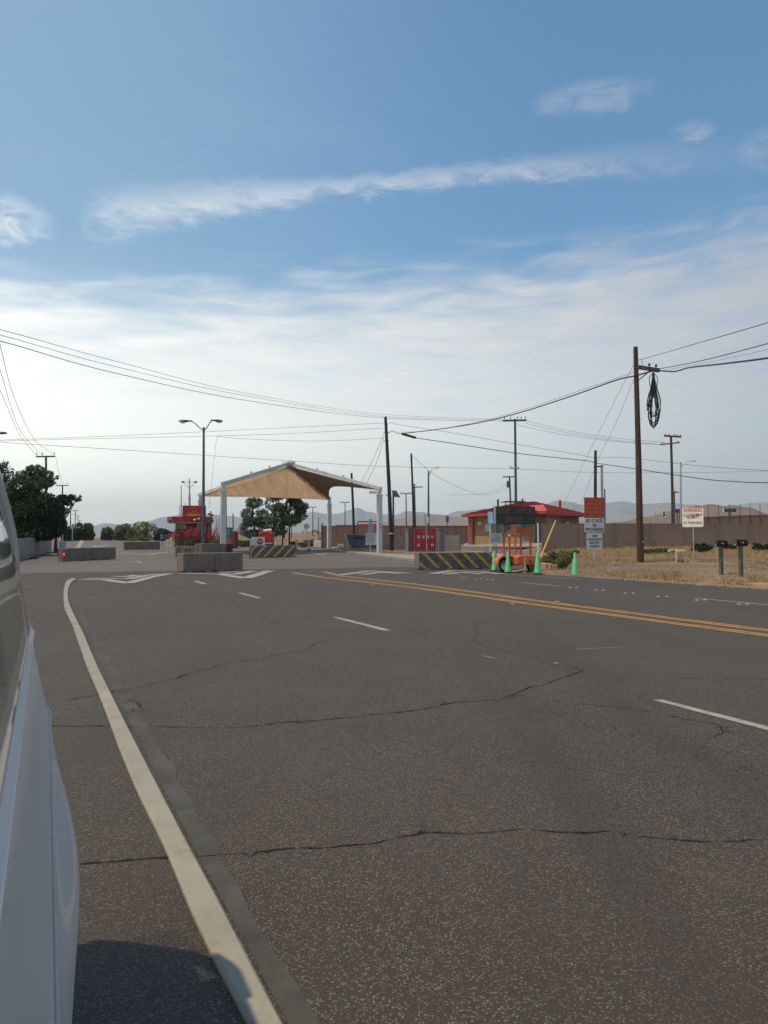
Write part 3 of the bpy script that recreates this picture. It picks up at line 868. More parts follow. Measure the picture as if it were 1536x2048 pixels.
# ------------------------------------------------------------------ vegetation
def leaves(mb, blobs, n, size, hole=.35, seed=0, flat=.0):
    rnd = random.Random(seed); tot = sum(b[3] * b[4] * b[5] for b in blobs)
    for (cx, cy, cz, rx, ry, rz) in blobs:
        k = int(n * (rx * ry * rz) / tot)
        for _ in range(k):
            while True:
                a = Vector((rnd.uniform(-1, 1), rnd.uniform(-1, 1), rnd.uniform(-1, 1))); q = a.length
                if q > 1: continue
                if q < .45 and rnd.random() < .7: continue
                p = Vector((cx + a.x * rx, cy + a.y * ry, cz + a.z * rz))
                nz = noise.noise(p * (1.1 / max(.35, min(rx, rz) * .6)) + Vector((seed, 0, 0)))
                if nz < -.05 - hole * (1 - q) + hole * .35 and rnd.random() < .85: continue
                break
            s_ = size * rnd.uniform(.6, 1.4)
            n_ = Vector((rnd.gauss(0, 1), rnd.gauss(0, 1), rnd.gauss(0, 1) + flat)).normalized()
            u = n_.orthogonal().normalized(); u.rotate(Matrix.Rotation(rnd.uniform(0, 6.28), 3, n_)); v = n_.cross(u)
            mb.quad(p + u * s_, p + v * s_ * .55, p - u * s_, p - v * s_ * .55)
    return mb


def limbs(mb, base, tips, r, seed=0):
    rnd = random.Random(seed)
    for t in tips:
        t = Vector(t); b = Vector(base); m1 = b.lerp(t, .45) + Vector((rnd.uniform(-.1, .1), rnd.uniform(-.1, .1), .12)) * (t - b).length
        mb.tube([b, m1, t], [r * .55, r * .36, r * .1], 6)


def tree(label, loc, trunk_h, trunk_r, blobs, n, size, lm, group=None, name='tree', seed=1, hole=.35, twigs=None, lean=(0, 0), cat='tree'):
    r = thing(name, label, cat, loc, 0, group)
    mb = MB(); top = Vector((lean[0], lean[1], trunk_h))
    mb.tube([(0, 0, -.2), (lean[0] * .3, lean[1] * .3, trunk_h * .5), top], [trunk_r, trunk_r * .75, trunk_r * .5], 8)
    tips = [(b[0], b[1], b[2]) for b in blobs]
    limbs(mb, tuple(top * .85), tips, trunk_r, seed)
    mb.build('trunk', bark, r, smooth=True)
    leaves(MBc := MB(), blobs, n, size, hole, seed)
    MBc.build('crown', lm, r, fix=False)
    return r


def blob_px(y, base, px, py, rpx, rpy, dy=0, ry=None):
    """a crown clump centred in direction (px,py) at depth y (metres out of pixels), relative to base"""
    c = P(px, py, y + dy); k = y / F_PX
    return (c.x - base.x, c.y - base.y, c.z - base.z, rpx * k, (ry or rpx * k), rpy * k)


# left roadside trees behind the block wall
b = at(28, 60)
tree('dense dark green tree nearest on the left, behind the block wall', b, 2.0, .22,
     [blob_px(60, b, *q) for q in ((20, 1020, 48, 46), (62, 1030, 46, 48), (90, 1020, 34, 36), (38, 985, 40, 26), (78, 1055, 42, 24), (60, 1068, 60, 16), (98, 1008, 22, 22), (30, 1070, 40, 14), (15, 1060, 40, 22), (105, 1045, 24, 32), (62, 995, 30, 24))], 46000, .080, leaf_dark, 'trees behind the block wall', seed=3, hole=-.3)
b = at(112, 66)
tree('slim dark tree reaching a branch over the road, at the block wall end', b, 2.2, .16,
     [blob_px(66, b, *q) for q in ((112, 1025, 18, 32), (120, 1050, 14, 20), (126, 1000, 16, 11), (141, 994, 13, 6), (153, 999, 10, 5), (138, 1007, 10, 5), (131, 1022, 7, 8), (160, 993, 5, 3))], 6500, .085, leaf_dark, 'trees behind the block wall', seed=5, hole=.4)
b = at(72, 74)
tree('taller feathery light green tree behind the dense dark one', b, 4.0, .2,
     [blob_px(74, b, *q) for q in ((72, 943, 20, 14), (48, 955, 20, 15), (92, 950, 16, 11), (100, 965, 12, 10), (75, 965, 30, 15), (58, 938, 8, 8), (112, 955, 6, 6))], 6500, .10, leaf_mid, 'trees behind the block wall', seed=8, hole=.75)
b = at(0, 70)
tree('tall dark tree cut by the left edge of the picture', b, 4.0, .2,
     [blob_px(70, b, *q) for q in ((8, 945, 20, 20), (-20, 940, 26, 26), (22, 965, 16, 16), (-30, 980, 40, 30), (12, 928, 8, 8))], 6000, .10, leaf_dark, 'trees behind the block wall', seed=9, hole=.5)
# far clumps
far = [((137, 140, [(137, 1064, 14, 13), (128, 1068, 10, 10)]), leaf_dark, 'dark bushy tree beyond the diamond sign, far down the road on the left'),
       ((158, 150, [(158, 1060, 14, 15), (170, 1066, 12, 12)]), leaf_dark, 'rounded dark tree under the far row of utility poles'),
       ((178, 155, [(178, 1058, 9, 13), (183, 1070, 8, 8), (172, 1050, 5, 5)]), leaf_mid, 'ragged tree where the far left tree row ends'),
       ((216, 155, [(214, 1064, 12, 11), (226, 1070, 10, 8)]), leaf_mid, 'small tree at the left end of the row right of the road crest'),
       ((243, 150, [(243, 1062, 16, 13), (252, 1056, 12, 10)]), leaf_mid, 'rounded mid green tree in the row right of the road crest'),
       ((264, 146, [(264, 1066, 10, 11)]), leaf_yg, 'bright yellow green bush in the row right of the road crest'),
       ((290, 143, [(285, 1056, 20, 14), (303, 1060, 14, 13)]), leaf_olive, 'broadest olive green tree in the row right of the road crest'),
       ((325, 150, [(322, 1066, 16, 10), (336, 1068, 12, 8)]), leaf_dark, 'low dark tree behind the red gate booth')]
for i, ((px, y, bl), lm, lab) in enumerate(far):
    b = at(px, y); bl = bl + [(bl[0][0], 1076, max(q[2] for q in bl) * 1.05, 9), (px - 6, 1072, bl[0][2] * .7, 8)]
    tree(lab, b, 1.0, .15, [blob_px(y, b, *q) for q in bl], 2600, .16, lm, 'far trees along the road', seed=20 + i, hole=.35)
# trees beyond the canopy
b = at(509, 98)
tree('smaller airy tree seen under the canopy, left of the pair', b, 3.0, .18,
     [blob_px(98, b, *q) for q in ((508, 1006, 19, 13), (495, 1028, 15, 12), (524, 1030, 15, 13), (508, 1043, 24, 12), (490, 1052, 12, 8), (528, 1052, 14, 10), (508, 1068, 26, 10), (482, 1062, 9, 8))], 8500, .10, leaf_mid, 'trees beyond the canopy', seed=31, hole=.95)
b = at(567, 92)
tree('largest airy tree under the canopy, with two thin trunks', b, 4.0, .20,
     [blob_px(92, b, *q) for q in ((550, 992, 20, 13), (580, 985, 24, 14), (598, 1012, 20, 12), (560, 1018, 22, 14), (545, 1038, 18, 13), (580, 1040, 24, 14), (600, 1030, 16, 12), (555, 1060, 22, 14), (535, 1010, 8, 10), (575, 965, 20, 14))], 14000, .10, leaf_mid, 'trees beyond the canopy', seed=37, hole=.95)
b = at(579, 93)
tree('thin trunked tree right of the largest airy tree under the canopy', b, 5.0, .12,
     [blob_px(93, b, *q) for q in ((590, 1000, 14, 16), (602, 1020, 12, 12), (590, 1040, 12, 8))], 2600, .13, leaf_mid, 'trees beyond the canopy', seed=38, hole=.5)


def bush(label, px, py, rx, rz, lm, n=2500, size=.05, group=None, name='bush', seed=1, hole=.2, y=None):
    b = G(px, py) if y is None else at(px, y); k = b.y / F_PX; r = thing(name, label, 'bush', b, 0, group)
    W_, H_ = rx * k, rz * k
    mb = MB(); rnd = random.Random(seed)
    for i in range(9):
        a = rnd.uniform(0, 6.28); q = rnd.uniform(.3, .8); mb.tube([(0, 0, -.05), (W_ * q * .5 * math.cos(a), W_ * q * .5 * math.sin(a), H_ * .5), (W_ * q * math.cos(a), W_ * q * math.sin(a), H_ * rnd.uniform(.8, 1.3))], [.02, .014, .004], 5)
    mb.build('stems', bark, r)
    m2 = MB(); bl_ = [(0, 0, H_ * .7, W_ * .75, W_ * .6, H_ * .75)]
    for i in range(11):
        a = rnd.uniform(0, 6.28); q = rnd.uniform(.35, .95); s_ = rnd.uniform(.22, .42); bl_.append((W_ * q * math.cos(a), W_ * q * math.sin(a) * .8, H_ * rnd.uniform(.5, 1.7) * (1.2 - q * .55), W_ * s_, W_ * s_, H_ * s_ * 1.2))
    leaves(m2, bl_, n, size, hole + .3, seed)
    m2.build('foliage', lm, r, fix=False)
    return r


bush('rounded grey green bush beside the third green cone', 1093, 1133, 15, 16, leaf_olive, 6500, .032, 'bushes along the dirt verge', seed=41)
bush('largest grey green bush, between the third and the fourth cone', 1124, 1136, 25, 23, leaf_olive, 13000, .032, 'bushes along the dirt verge', seed=42)
bush('dark bush against the fence behind the warning sign', 1402, 1104, 24, 9, leaf_dark, 3600, .06, 'bushes along the fence', seed=43)
bush('low dark bush at the fence between the two mailboxes', 1462, 1100, 14, 7, leaf_dark, 1800, .06, 'bushes along the fence', seed=44)
bush('dark bush at the fence right of the mailboxes', 1520, 1102, 20, 9, leaf_dark, 2200, .06, 'bushes along the fence', seed=45)
bush('low green growth at the fence foot behind the big utility pole', 1310, 1108, 36, 7, leaf_mid, 4500, .05, 'bushes along the fence', seed=46)
bush('low green growth at the fence foot left of the sign stack', 1152, 1108, 10, 4, leaf_mid, 900, .05, 'bushes along the fence', seed=47)
bush('clipped bright green hedge under the canopy trees', 490, 1087, 19, 8, leaf_hedge, 5000, .08, None, 'hedge', seed=48, hole=.0, y=86)
for i, (px, py, rx, rz, lab) in enumerate(((606, 1092, 10, 6, 'dry brown brush right of the thin tree trunks'), (622, 1092, 13, 8, 'taller dry brush behind the tan bollards'), (640, 1094, 9, 7, 'dry brush against the left end of the brown gate panel'), (588, 1090, 9, 4, 'low dry brush at the tree trunks'))):
    bush(lab, px, py, rx, rz, leaf_dry, 1500, .08, 'dry brush beyond the gate', seed=50 + i, y=84 + i * 3)
bush('dry bare shrub behind the right end of the red board', 880, 1060, 12, 5, leaf_dry, 900, .06, None, seed=57, y=96)
bush('small green bush left of the stone monument', 680, 1098, 6, 3, leaf_mid, 700, .06, None, seed=58)
bush('low weeds at the foot of the left block wall', 70, 1118, 9, 3, leaf_mid, 900, .05, None, seed=59)

# dry grass on the verge (uncountable) and stones
def in_verge(x, y): return edge_d(x, y) > .35
mb = MB(); rnd = random.Random(11)
cnt = 0
while cnt < 42000:
    y = 22 + 40 * rnd.random() ** 1.3; x = rnd.uniform(.05, .56) * y
    d = edge_d(x, y)
    if d < .3 or (y > 33 and math.atan2(x, y) < R_(12.3)): continue
    dens = noise.noise(Vector((x * .28, y * .28, 5))) + .55 * noise.noise(Vector((x * 1.3, y * 1.3, 8)))
    back = sstep(d, 12, 17)
    edge_ = math.exp(-(d / 1.0) ** 2) * (1 if x < 10 else 0)
    if dens < .22 - back * .30 - edge_ * .30: continue
    if abs((x - 15.3) / 3.2) ** 2 + abs((y - 37) / 3.6) ** 2 < 1 and rnd.random() < .93: continue
    z = gh(x, y); h = rnd.uniform(.05, .15) * (1 + .5 * back); a = rnd.uniform(0, 6.28); w_ = rnd.uniform(.006, .014)
    dx, dy = math.cos(a) * w_, math.sin(a) * w_; lx, ly = rnd.gauss(0, .5) * h, rnd.gauss(0, .5) * h
    i = len(mb.v); mb.v += [(x - dx, y - dy, z - .01), (x + dx, y + dy, z - .01), (x + lx, y + ly, z + h)]; mb.f.append((i, i + 1, i + 2)); cnt += 1
tag(mb.build('dry_grass', straw, fix=False), 'straw coloured dry grass tufts scattered over the dirt verge', 'grass', kind='stuff')
mb = MB()
for _ in range(5200):
    y = 21 + 34 * rnd.random() ** 1.5; x = rnd.uniform(.05, .56) * y
    if edge_d(x, y) < -.25 - .5 * rnd.random() ** 3 + .25 * rnd.random() or (y > 33 and math.atan2(x, y) < R_(12.3)): continue
    r = rnd.uniform(.010, .036) * (2.0 if rnd.random() < .05 else 1); z = max(gh(x, y), 0)
    i0 = len(mb.v); mb.ball((x, y, z + r * .2), r * rnd.uniform(.8, 1.4), r * rnd.uniform(.8, 1.4), r * rnd.uniform(.5, .9), 5, 4)
tag(mb.build('stones', mat('stone', (.30, .25, .21), .9, .3, 3)), 'small pale stones scattered over the dirt verge', 'stones', kind='stuff')

# ------------------------------------------------------------------ fences
fence_post = mat('brown_fence_post', (.20, .145, .115), .7, .15, 4)


def fence(label, pts_px, top, m, name='slat_fence', step=3.0, post_h=.0, ys=None, group=None, band=None, hfix=None):
    P0 = [at(px, y) for px, y in pts_px]
    r = thing(name, label, 'fence', P0[0], 0, group); o = r.location.copy()
    for k in range(len(P0) - 1):
        a, b = P0[k], P0[k + 1]; L = (b - a).length; ang = math.atan2(b.y - a.y, b.x - a.x)
        za, zb = (zpx(top[k], a.y), zpx(top[k + 1], b.y)) if top else (a.z + hfix, b.z + hfix)
        mb = MB(); n = max(1, int(L / 1.5))
        for i in range(n):
            t0, t1 = i / n, (i + 1) / n; q0, q1 = a.lerp(b, t0), a.lerp(b, t1)
            g0, g1 = gh(q0.x, q0.y) - .1, gh(q1.x, q1.y) - .1
            e0, e1 = za + (zb - za) * t0, za + (zb - za) * t1
            for y_ in (-.02, .02):
                mb.quad((L * t0, y_, g0 - a.z), (L * t1, y_, g1 - a.z), (L * t1, y_, e1 - a.z), (L * t0, y_, e0 - a.z))
            mb.quad((L * t0, -.02, e0 - a.z), (L * t1, -.02, e1 - a.z), (L * t1, .02, e1 - a.z), (L * t0, .02, e0 - a.z))
        p = mb.build('slat_panel', m, r, loc=a - o, rot=ang, fix=False)
        n = max(1, round(L / step))
        for i in range(n + 1):
            if i == n and k < len(P0) - 2: continue
            q = a.lerp(b, i / n); g = gh(q.x, q.y); e = za + (zb - za) * i / n
            pm = MB().tube([(0, 0, -.1), (0, 0, e - g + .08 + post_h)], .035, 6)
            nn = Vector((math.sin(ang), -math.cos(ang), 0)) * .06
            pm.build('post', fence_post if post_h == 0 else steel_d, r, loc=Vector((q.x, q.y, g)) + nn - o)
        rl = MB().tube([(0, -.04, za - a.z), (L, -.04, zb - a.z)], .022, 6); rl.build('top_rail', fence_post, r, loc=a - o, rot=ang)
    return r


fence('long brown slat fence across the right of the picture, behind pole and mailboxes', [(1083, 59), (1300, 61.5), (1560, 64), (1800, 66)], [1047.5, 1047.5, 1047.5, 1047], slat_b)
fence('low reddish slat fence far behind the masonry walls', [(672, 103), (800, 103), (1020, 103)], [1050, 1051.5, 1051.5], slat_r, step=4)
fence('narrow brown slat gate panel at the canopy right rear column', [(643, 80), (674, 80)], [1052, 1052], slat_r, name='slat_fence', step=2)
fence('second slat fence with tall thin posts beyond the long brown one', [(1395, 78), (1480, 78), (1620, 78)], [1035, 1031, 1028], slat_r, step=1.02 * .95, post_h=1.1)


def block_wall(name, label, a, b, h0, h1, th, m, cap=False, steps=0, group=None):
    a, b = Vector(a), Vector(b); L = (b - a).length; ang = math.atan2(b.y - a.y, b.x - a.x)
    mb = MB()
    if steps:
        for i in range(steps):
            t0, t1 = i / steps, (i + 1) / steps; mb.box(L * t0, L * t1, -th / 2, th / 2, -.2, h0 + (h1 - h0) * (i + .5) / steps)
    else: mb.prism([(0, -.2), (L, -.2), (L, h1), (0, h0)], -th / 2, th / 2)
    o = mb.build(name, m, loc=a, rot=ang)
    return tag(o, label, 'wall', group)


block_wall('block_wall', 'pale block wall with stepped top below the dark roadside trees', at(-25, 41), at(101, 70), 1.35, 1.6, .2, block_p, steps=6)
block_wall('block_wall', 'grey block wall with sloping top, left of the red board', at(781, 70), at(805, 70), .75, 1.55, .2, block_g, group='block walls by the red board')
block_wall('block_wall', 'short flat topped grey block wall touching the red board left pillar', at(805, 70), at(814, 70), 1.55, 1.55, .2, block_g, group='block walls by the red board')
block_wall('block_wall', 'grey block wall running right from the red board', at(888, 68), at(920, 67), 1.5, 1.5, .2, block_g, group='block walls by the red board')
for px, lab in ((819.5, 'grey block pillar at the left edge of the red board'), (881, 'grey block pillar at the right edge of the red board')):
    p = at(px, 66); r = thing('block_pillar', lab, 'pillar', p, R_(24), 'pillars of the red board')
    w_ = 6.3 * 66 / F_PX
    MB().box(-w_, w_, -w_, w_, -.1, zpx(1058.5, 66) - p.z).build('shaft', block_g, r)
    MB().box(-w_ - .05, w_ + .05, -w_ - .05, w_ + .05, zpx(1058.5, 66) - p.z, zpx(1057, 66) - p.z + .02).build('cap', concrete, r)
# red information board
p = at(850, 65.5); r = thing('information_board', 'red board with six white pictogram squares between two grey pillars', 'sign', p, R_(24))
k = 66 / F_PX
MB().box(-24 * k, 24 * k, -.05, .05, zpx(1100, 66) - p.z, zpx(1058, 66) - p.z).build('panel', redboard, r)
MB().box(-24 * k, 24 * k, -.04, .09, 0, zpx(1100, 66) - p.z - .003).build('plinth', block_g, r)
for px, py in ((835, 1074), (846, 1074), (855.5, 1074), (866, 1074), (835, 1090), (866, 1090)):
    sx, sz = (px - 850) * k, zpx(py, 66) - p.z; s_ = 2.6 * k
    q = MB().box(sx - s_, sx + s_, -.065, -.052, sz - s_, sz + s_).build('pictogram', signw2, r)
    if px in (846, 866) and py == 1074:
        t = MB(); pts = [(sx + s_ * .72 * math.cos(a), -.072, sz + s_ * .72 * math.sin(a)) for a in frange(0, 6.283, 14)]; t.tube(pts, .02, 4).build('symbol', inkb, q)
    else:
        MB().box(sx - s_ * .45, sx + s_ * .45, -.075, -.067, sz - s_ * .55, sz + s_ * .5).build('symbol', inkb, q)
MB().box(-15 * k, 15 * k, -.060, -.052, zpx(1065, 66) - p.z, zpx(1063.8, 66) - p.z).box(-9 * k, 9 * k, -.060, -.052, zpx(1062, 66) - p.z, zpx(1061, 66) - p.z).build('faded_heading', signtxt_o, r)

# ------------------------------------------------------------------ barriers
def barrier(label, a, b, h, stripes=0, depth=.55, base=.0, seam=.52, lit=None, joints=True):
    """concrete barrier from ground point a (left) to b (right)"""
    a, b = Vector(a), Vector(b); L = (b - a).length; ang = math.atan2(b.y - a.y, b.x - a.x)
    r = thing('concrete_barrier', label, 'barrier', a, ang, 'concrete barriers closing the lanes')
    for x0, x1 in ((0, L * seam - .012), (L * seam + .012, L)):
        mb = MB(); pr = [(-.0, 0.04), (0, .0 + .10), (.03, h), (depth - .03, h), (depth, .1), (depth, .04)]
        n = len(pr); i = len(mb.v)
        mb.v += [(x0, y, z) for y, z in pr] + [(x1, y, z) for y, z in pr]
        mb.f.append(tuple(i + k for k in range(n))); mb.f.append(tuple(i + n + k for k in reversed(range(n))))
        for k in range(n): mb.f.append((i + k, i + n + k, i + n + (k + 1) % n, i + (k + 1) % n))
        body = mb.build('block', concrete, r, bevel=.02)
        for fx in (.2, .78):
            xx = x0 + (x1 - x0) * fx; MB().box(xx - .1, xx + .1, -.02, depth, 0, .045).build('foot', curb_m, r)
    if stripes:
        # dark painted front with diagonal yellow stripes, thin layers following the face
        MB().quad((0.02, -.004, .06), (L - .02, -.004, .06), (L - .02, .024, h - .01), (0.02, .024, h - .01)).build('painted_face', stripe_k, r, fix=False)
        n = abs(stripes); pitch = L / (n - .35); sl = h * .95 * (1 if stripes > 0 else -1); wd = pitch * .27
        for i in range(-1, n + 1):
            x0 = pitch * (i + .18) if stripes > 0 else pitch * (i + .32)
            poly = []
            pts = [(x0, .065), (x0 + wd, .065), (x0 + wd + sl, h - .012), (x0 + sl, h - .012)]
            # clip in x
            def clip(P_, lim, keep):
                o2 = []
                for u, v in zip(P_, P_[1:] + P_[:1]):
                    iu, iv = keep(u[0]), keep(v[0])
                    if iu: o2.append(u)
                    if iu != iv:
                        t = (lim - u[0]) / (v[0] - u[0]); o2.append((lim, u[1] + (v[1] - u[1]) * t))
                return o2
            pts = clip(pts, .03, lambda x: x >= .03); pts = clip(pts, L - .03, lambda x: x <= L - .03) if pts else pts
            if len(pts) < 3: continue
            MB().poly([(x, -.009 + .03 * (z / h), z) for x, z in pts]).build('stripe', stripe_y, r, fix=False)
    return r


barrier('plain dark concrete barrier in the foreground beside the lane dashes', gp(366.5, 1145), gp(486, 1141), .82, depth=.62)
barrier('yellow striped barrier at left, under the canopy with the stop box behind', gp(503, 1116.2), gp(592, 1114.3), .92, stripes=5, depth=.55)
barrier('yellow striped barrier on the right beside the green cones', gp(838, 1139.6), gp(985, 1137.2), .79, stripes=-6, depth=.6)
barrier('plain dark barrier farthest left with a red marker at its end', gp(132, 1123), gp(232, 1118.5), .83, depth=.6)
barrier('plain dark barrier farthest away, near the road crest', gp(248, 1100), gp(320, 1099), .80, depth=.6)
a = at(374, 48); b = at(381, 47.6)
barrier('tan sunlit barrier at the foot of the twin street lamp', at(405, 46.5), at(434, 49.6), 1.12, depth=.5)
barrier('dark barrier end beneath the canopy left front column', at(434, 50.3), at(453, 52.2), 1.08, depth=.5)
p = gp(129, 1124); r = thing('lane_marker', 'red marker panel with a small white label on the end of the left barrier', 'marker', p, 0)
MB().box(-.11, .10, -.08, 0.0, 0, .78).build('panel', redp, r); MB().box(-.06, .06, -.09, -.082, .38, .55).build('label_plate', signw, r)

# ------------------------------------------------------------------ cones
def make_cone(loc, label, s):
    r = thing('traffic_cone', label, 'cone', loc, .2, 'green traffic cones along the road edge')
    MB().lathe([(.0, .045), (.15, .045), (.145, .06), (.032, .90), (.022, .915), (0, .915)], 28).build('cone', greenp, r, smooth=True)
    m = MB()
    m.slab([(.20 * math.cos(a) * (1.2 if abs(math.cos(a)) > .7 and abs(math.sin(a)) > .7 else 1), .20 * math.sin(a)) for a in frange(0, 2 * math.pi, 16)[:-1]], 0, .04)
    m.build('base', black_m, r)
    return r


c0 = make_cone(gp(1150, 1151), 'green cone farthest right, alone in front of the large bush', 1)
dup(c0, gp(1075, 1148.5), .9, 'green cone beside the right wheel of the orange trailer')
dup(c0, gp(1016, 1146), 2.0, 'green cone in front of the left wheel of the orange trailer')
dup(c0, gp(989, 1142.5), 2.8, 'green cone at the right end of the striped barrier')

# ------------------------------------------------------------------ message trailer
TY = 33.2; p = gp(1034, 1144); p = Vector(((1034 - CX) / F_PX * TY, TY, 0)); k = TY / F_PX
r = thing('message_trailer', 'orange trailer carrying a dark message display behind the green cones', 'trailer', p, .12)
def lx(px): return (px - 1034) * k
def lz(py): return zpx(py, TY)
disp = MB().box(lx(990), lx(1070), -.12, .12, lz(1048.5), lz(1013)).build('display', led_m, r, bevel=.02)
MB().box(lx(991.5), lx(1068.5), -.125, -.122, lz(1047), lz(1014.5)).build('screen', mat('screen_face', (.012, .02, .026), .35, .15, 3), disp)
MB().box(lx(988), lx(990) - .003, -.10, .12, lz(1048), lz(1012)).build('side_case', steel, disp)
# dot letters: 5x7 dot matrix of faint amber lamps
FONT = {'U': '10001 10001 10001 10001 10001 10001 01110', 'S': '01111 10000 10000 01110 00001 00001 11110', 'E': '11111 10000 10000 11110 10000 10000 11111',
        'B': '11110 10001 10001 11110 10001 10001 11110', 'A': '01110 10001 10001 11111 10001 10001 10001', 'C': '01110 10001 10000 10000 10000 10001 01110',
        'K': '10001 10010 10100 11000 10100 10010 10001', 'G': '01110 10001 10000 10111 10001 10001 01110', 'T': '11111 00100 00100 00100 00100 00100 00100', ' ': '00000 00000 00000 00000 00000 00000 00000'}
dots = MB()
for line, x0, z0 in (('USE BACK', 994, 1016.5), ('GATE', 1009.5, 1034.5)):
    for ci, ch in enumerate(line):
        for ri, row in enumerate(FONT[ch].split()):
            for qi, bit in enumerate(row):
                if bit == '1':
                    cx_ = lx(x0 + ci * 9.2 + qi * 1.55); cz_ = lz(z0 + ri * 1.55); s_ = .0125
                    dots.box(cx_ - s_, cx_ + s_, -.132, -.126, cz_ - s_, cz_ + s_)
dm = bpy.data.materials.new('amber_lamps'); dm.use_nodes = True; pb = dm.node_tree.nodes['Principled BSDF']
pb.inputs['Base Color'].default_value = rgb(.20, .085, .05); pb.inputs['Emission Color'].default_value = rgb(1, .38, .15); pb.inputs['Emission Strength'].default_value = .015
dots.build('lettering', dm, disp)
for px in (1008.5, 1028.5, 1043.5, 1063.5):
    w_ = .038; yy = -.15 if px > 1020 and px < 1035 else 0.10
    MB().box(lx(px) - w_, lx(px) + w_, yy, yy + .07, .55, lz(1049 if px < 1035 else 1064)).build('mast_post', orangep, r)
MB().box(lx(1023.5) - .04, lx(1023.5) + .04, .35, .42, .5, lz(1074)).build('jack_post', orangep, r)
MB().box(lx(1008.5), lx(1028.5), -.03, .03, lz(1073), lz(1068)).build('cross_bar', orangep, r)
MB().box(lx(1014), lx(1021), -.036, -.032, lz(1072.5), lz(1068.5)).build('label_plate', signw2, r)
MB().box(lx(1044), lx(1063.5), .05, .09, lz(1073), lz(1068)).build('cross_bar', orangep, r)
MB().box(lx(1029.5), lx(1065.5), .14, .20, lz(1070) + .1, lz(1054)).build('back_panel', orangep, r)
MB().tube([(lx(1050), 0, lz(1049)), (lx(1050), 0, lz(1056))], .05, 8).tube([(lx(1013), 0, lz(1049)), (lx(1013), 0, lz(1062))], .04, 8).build('lift_tube', steel_d, r)
body = MB(); body.prism([(lx(1023), .34), (lx(1071), .34), (lx(1071), .70), (lx(1066), .74), (lx(1040), .76), (lx(1030), .74), (lx(1023), .66)], -.75, .8)
body.build('body', orangep, r, bevel=.03)
for px, sgn in ((1010, -1), (1064, 1)):
    c = lx(px); fz = .36
    fm = MB(); arc = [(c + .42 * math.cos(a), fz + .36 * math.sin(a)) for a in frange(R_(0), R_(180), 14)] + [(c + .46 * math.cos(a), fz + .40 * math.sin(a)) for a in frange(R_(180), R_(0), 14)]
    for j in range(14):
        A0, A1 = arc[j], arc[j + 1]; B0, B1 = arc[29 - j], arc[28 - j]
        for y0_ in (-.25, .35): pass
        fm.quad((A0[0], -.28, A0[1]), (A1[0], -.28, A1[1]), (B1[0], -.28, B1[1]), (B0[0], -.28, B0[1]))
        fm.quad((B0[0], -.28, B0[1]), (B1[0], -.28, B1[1]), (B1[0], .35, B1[1]), (B0[0], .35, B0[1]))
        fm.quad((A0[0], -.28, A0[1]), (A1[0], -.28, A1[1]), (A1[0], .35, A1[1]), (A0[0], .35, A0[1]))
    if sgn < 0: fm.build('fender', orangep, r)
    wm = MB(); prof = [(.20, -.09), (.30, -.09), (.325, -.06), (.325, .06), (.30, .09), (.20, .09)]
    n = 24; i0 = 0
    for rr, xx in prof:
        for j in range(n):
            a = 2 * math.pi * j / n; wm.v.append((xx, rr * math.cos(a), rr * math.sin(a)))
    for q in range(len(prof) - 1):
        for j in range(n): wm.f.append((q * n + j, q * n + (j + 1) % n, (q + 1) * n + (j + 1) % n, (q + 1) * n + j))
    wheel = wm.build('wheel', black_m, r, smooth=True, loc=(c + sgn * .03, -.02, .325)); wheel.rotation_euler = (0, 0, .55)
    hm = MB().tube([(-.07, 0, 0), (.07, 0, 0)], .20, 20); hm.build('rim', steel, wheel)
# tail lamps, axle, tongue jack, solar panel
for px in (1050, 1063): MB().tube([(lx(px), -.77, .5), (lx(px), -.75, .5)], .05, 12).build('lamp', mat('dark_red_lens', (.16, .02, .01), .3, .1), r)
MB().tube([(lx(1012), 0, .33), (lx(1062), 0, .33)], .035, 8).build('axle', steel_d, r)
MB().tube([(lx(1036), -.95, .05), (lx(1036), -.95, .72)], .035, 8).box(lx(1036) - .12, lx(1036) + .12, -1.06, -.84, 0, .03).tube([(lx(1036), -.95, .66), (lx(1040), -.8, .5)], .03, 6).build('jack_leg', steel, r)
MB().tube([(lx(1039), -.70, .02), (lx(1039), -.70, .4)], .025, 8).build('jack_leg', steel, r)
MB().tube([(lx(1003), .25, .0), (lx(1003), .25, .5)], .03, 8).build('jack_leg', mat('rusty_steel', (.14, .07, .04), .8, .2), r)
MB().box(lx(1043), lx(1046), -.06, 0, lz(1083), lz(1074)).build('crank_winch', steel, r)
sp = MB().box(lx(1006), lx(1046), -.45, .45, lz(1004.3), lz(1003)).build('solar_panel', steel_d, r)
MB().box(lx(1010), lx(1011.2), -.02, .02, lz(1012.9), lz(1004.4)).box(lx(1042), lx(1043.2), -.02, .02, lz(1012.9), lz(1004.4)).build('panel_bracket', steel_d, r)
MB().tube([(lx(1045), 0, lz(1006)), (lx(1045), 0, lz(1000.5))], .03, 8).build('beacon_mast', steel_d, r)

# ------------------------------------------------------------------ signs
def post(r, x, y, z0, z1, rad=.03, m=None, name='post', lean=0, square=False):
    if square: return MB().box(x - rad, x + rad, y - rad, y + rad, z0, z1).build(name, m or steel, r)
    return MB().tube([(x, y, z0), (x + lean, y, z1)], rad, 8).build(name, m or steel, r)


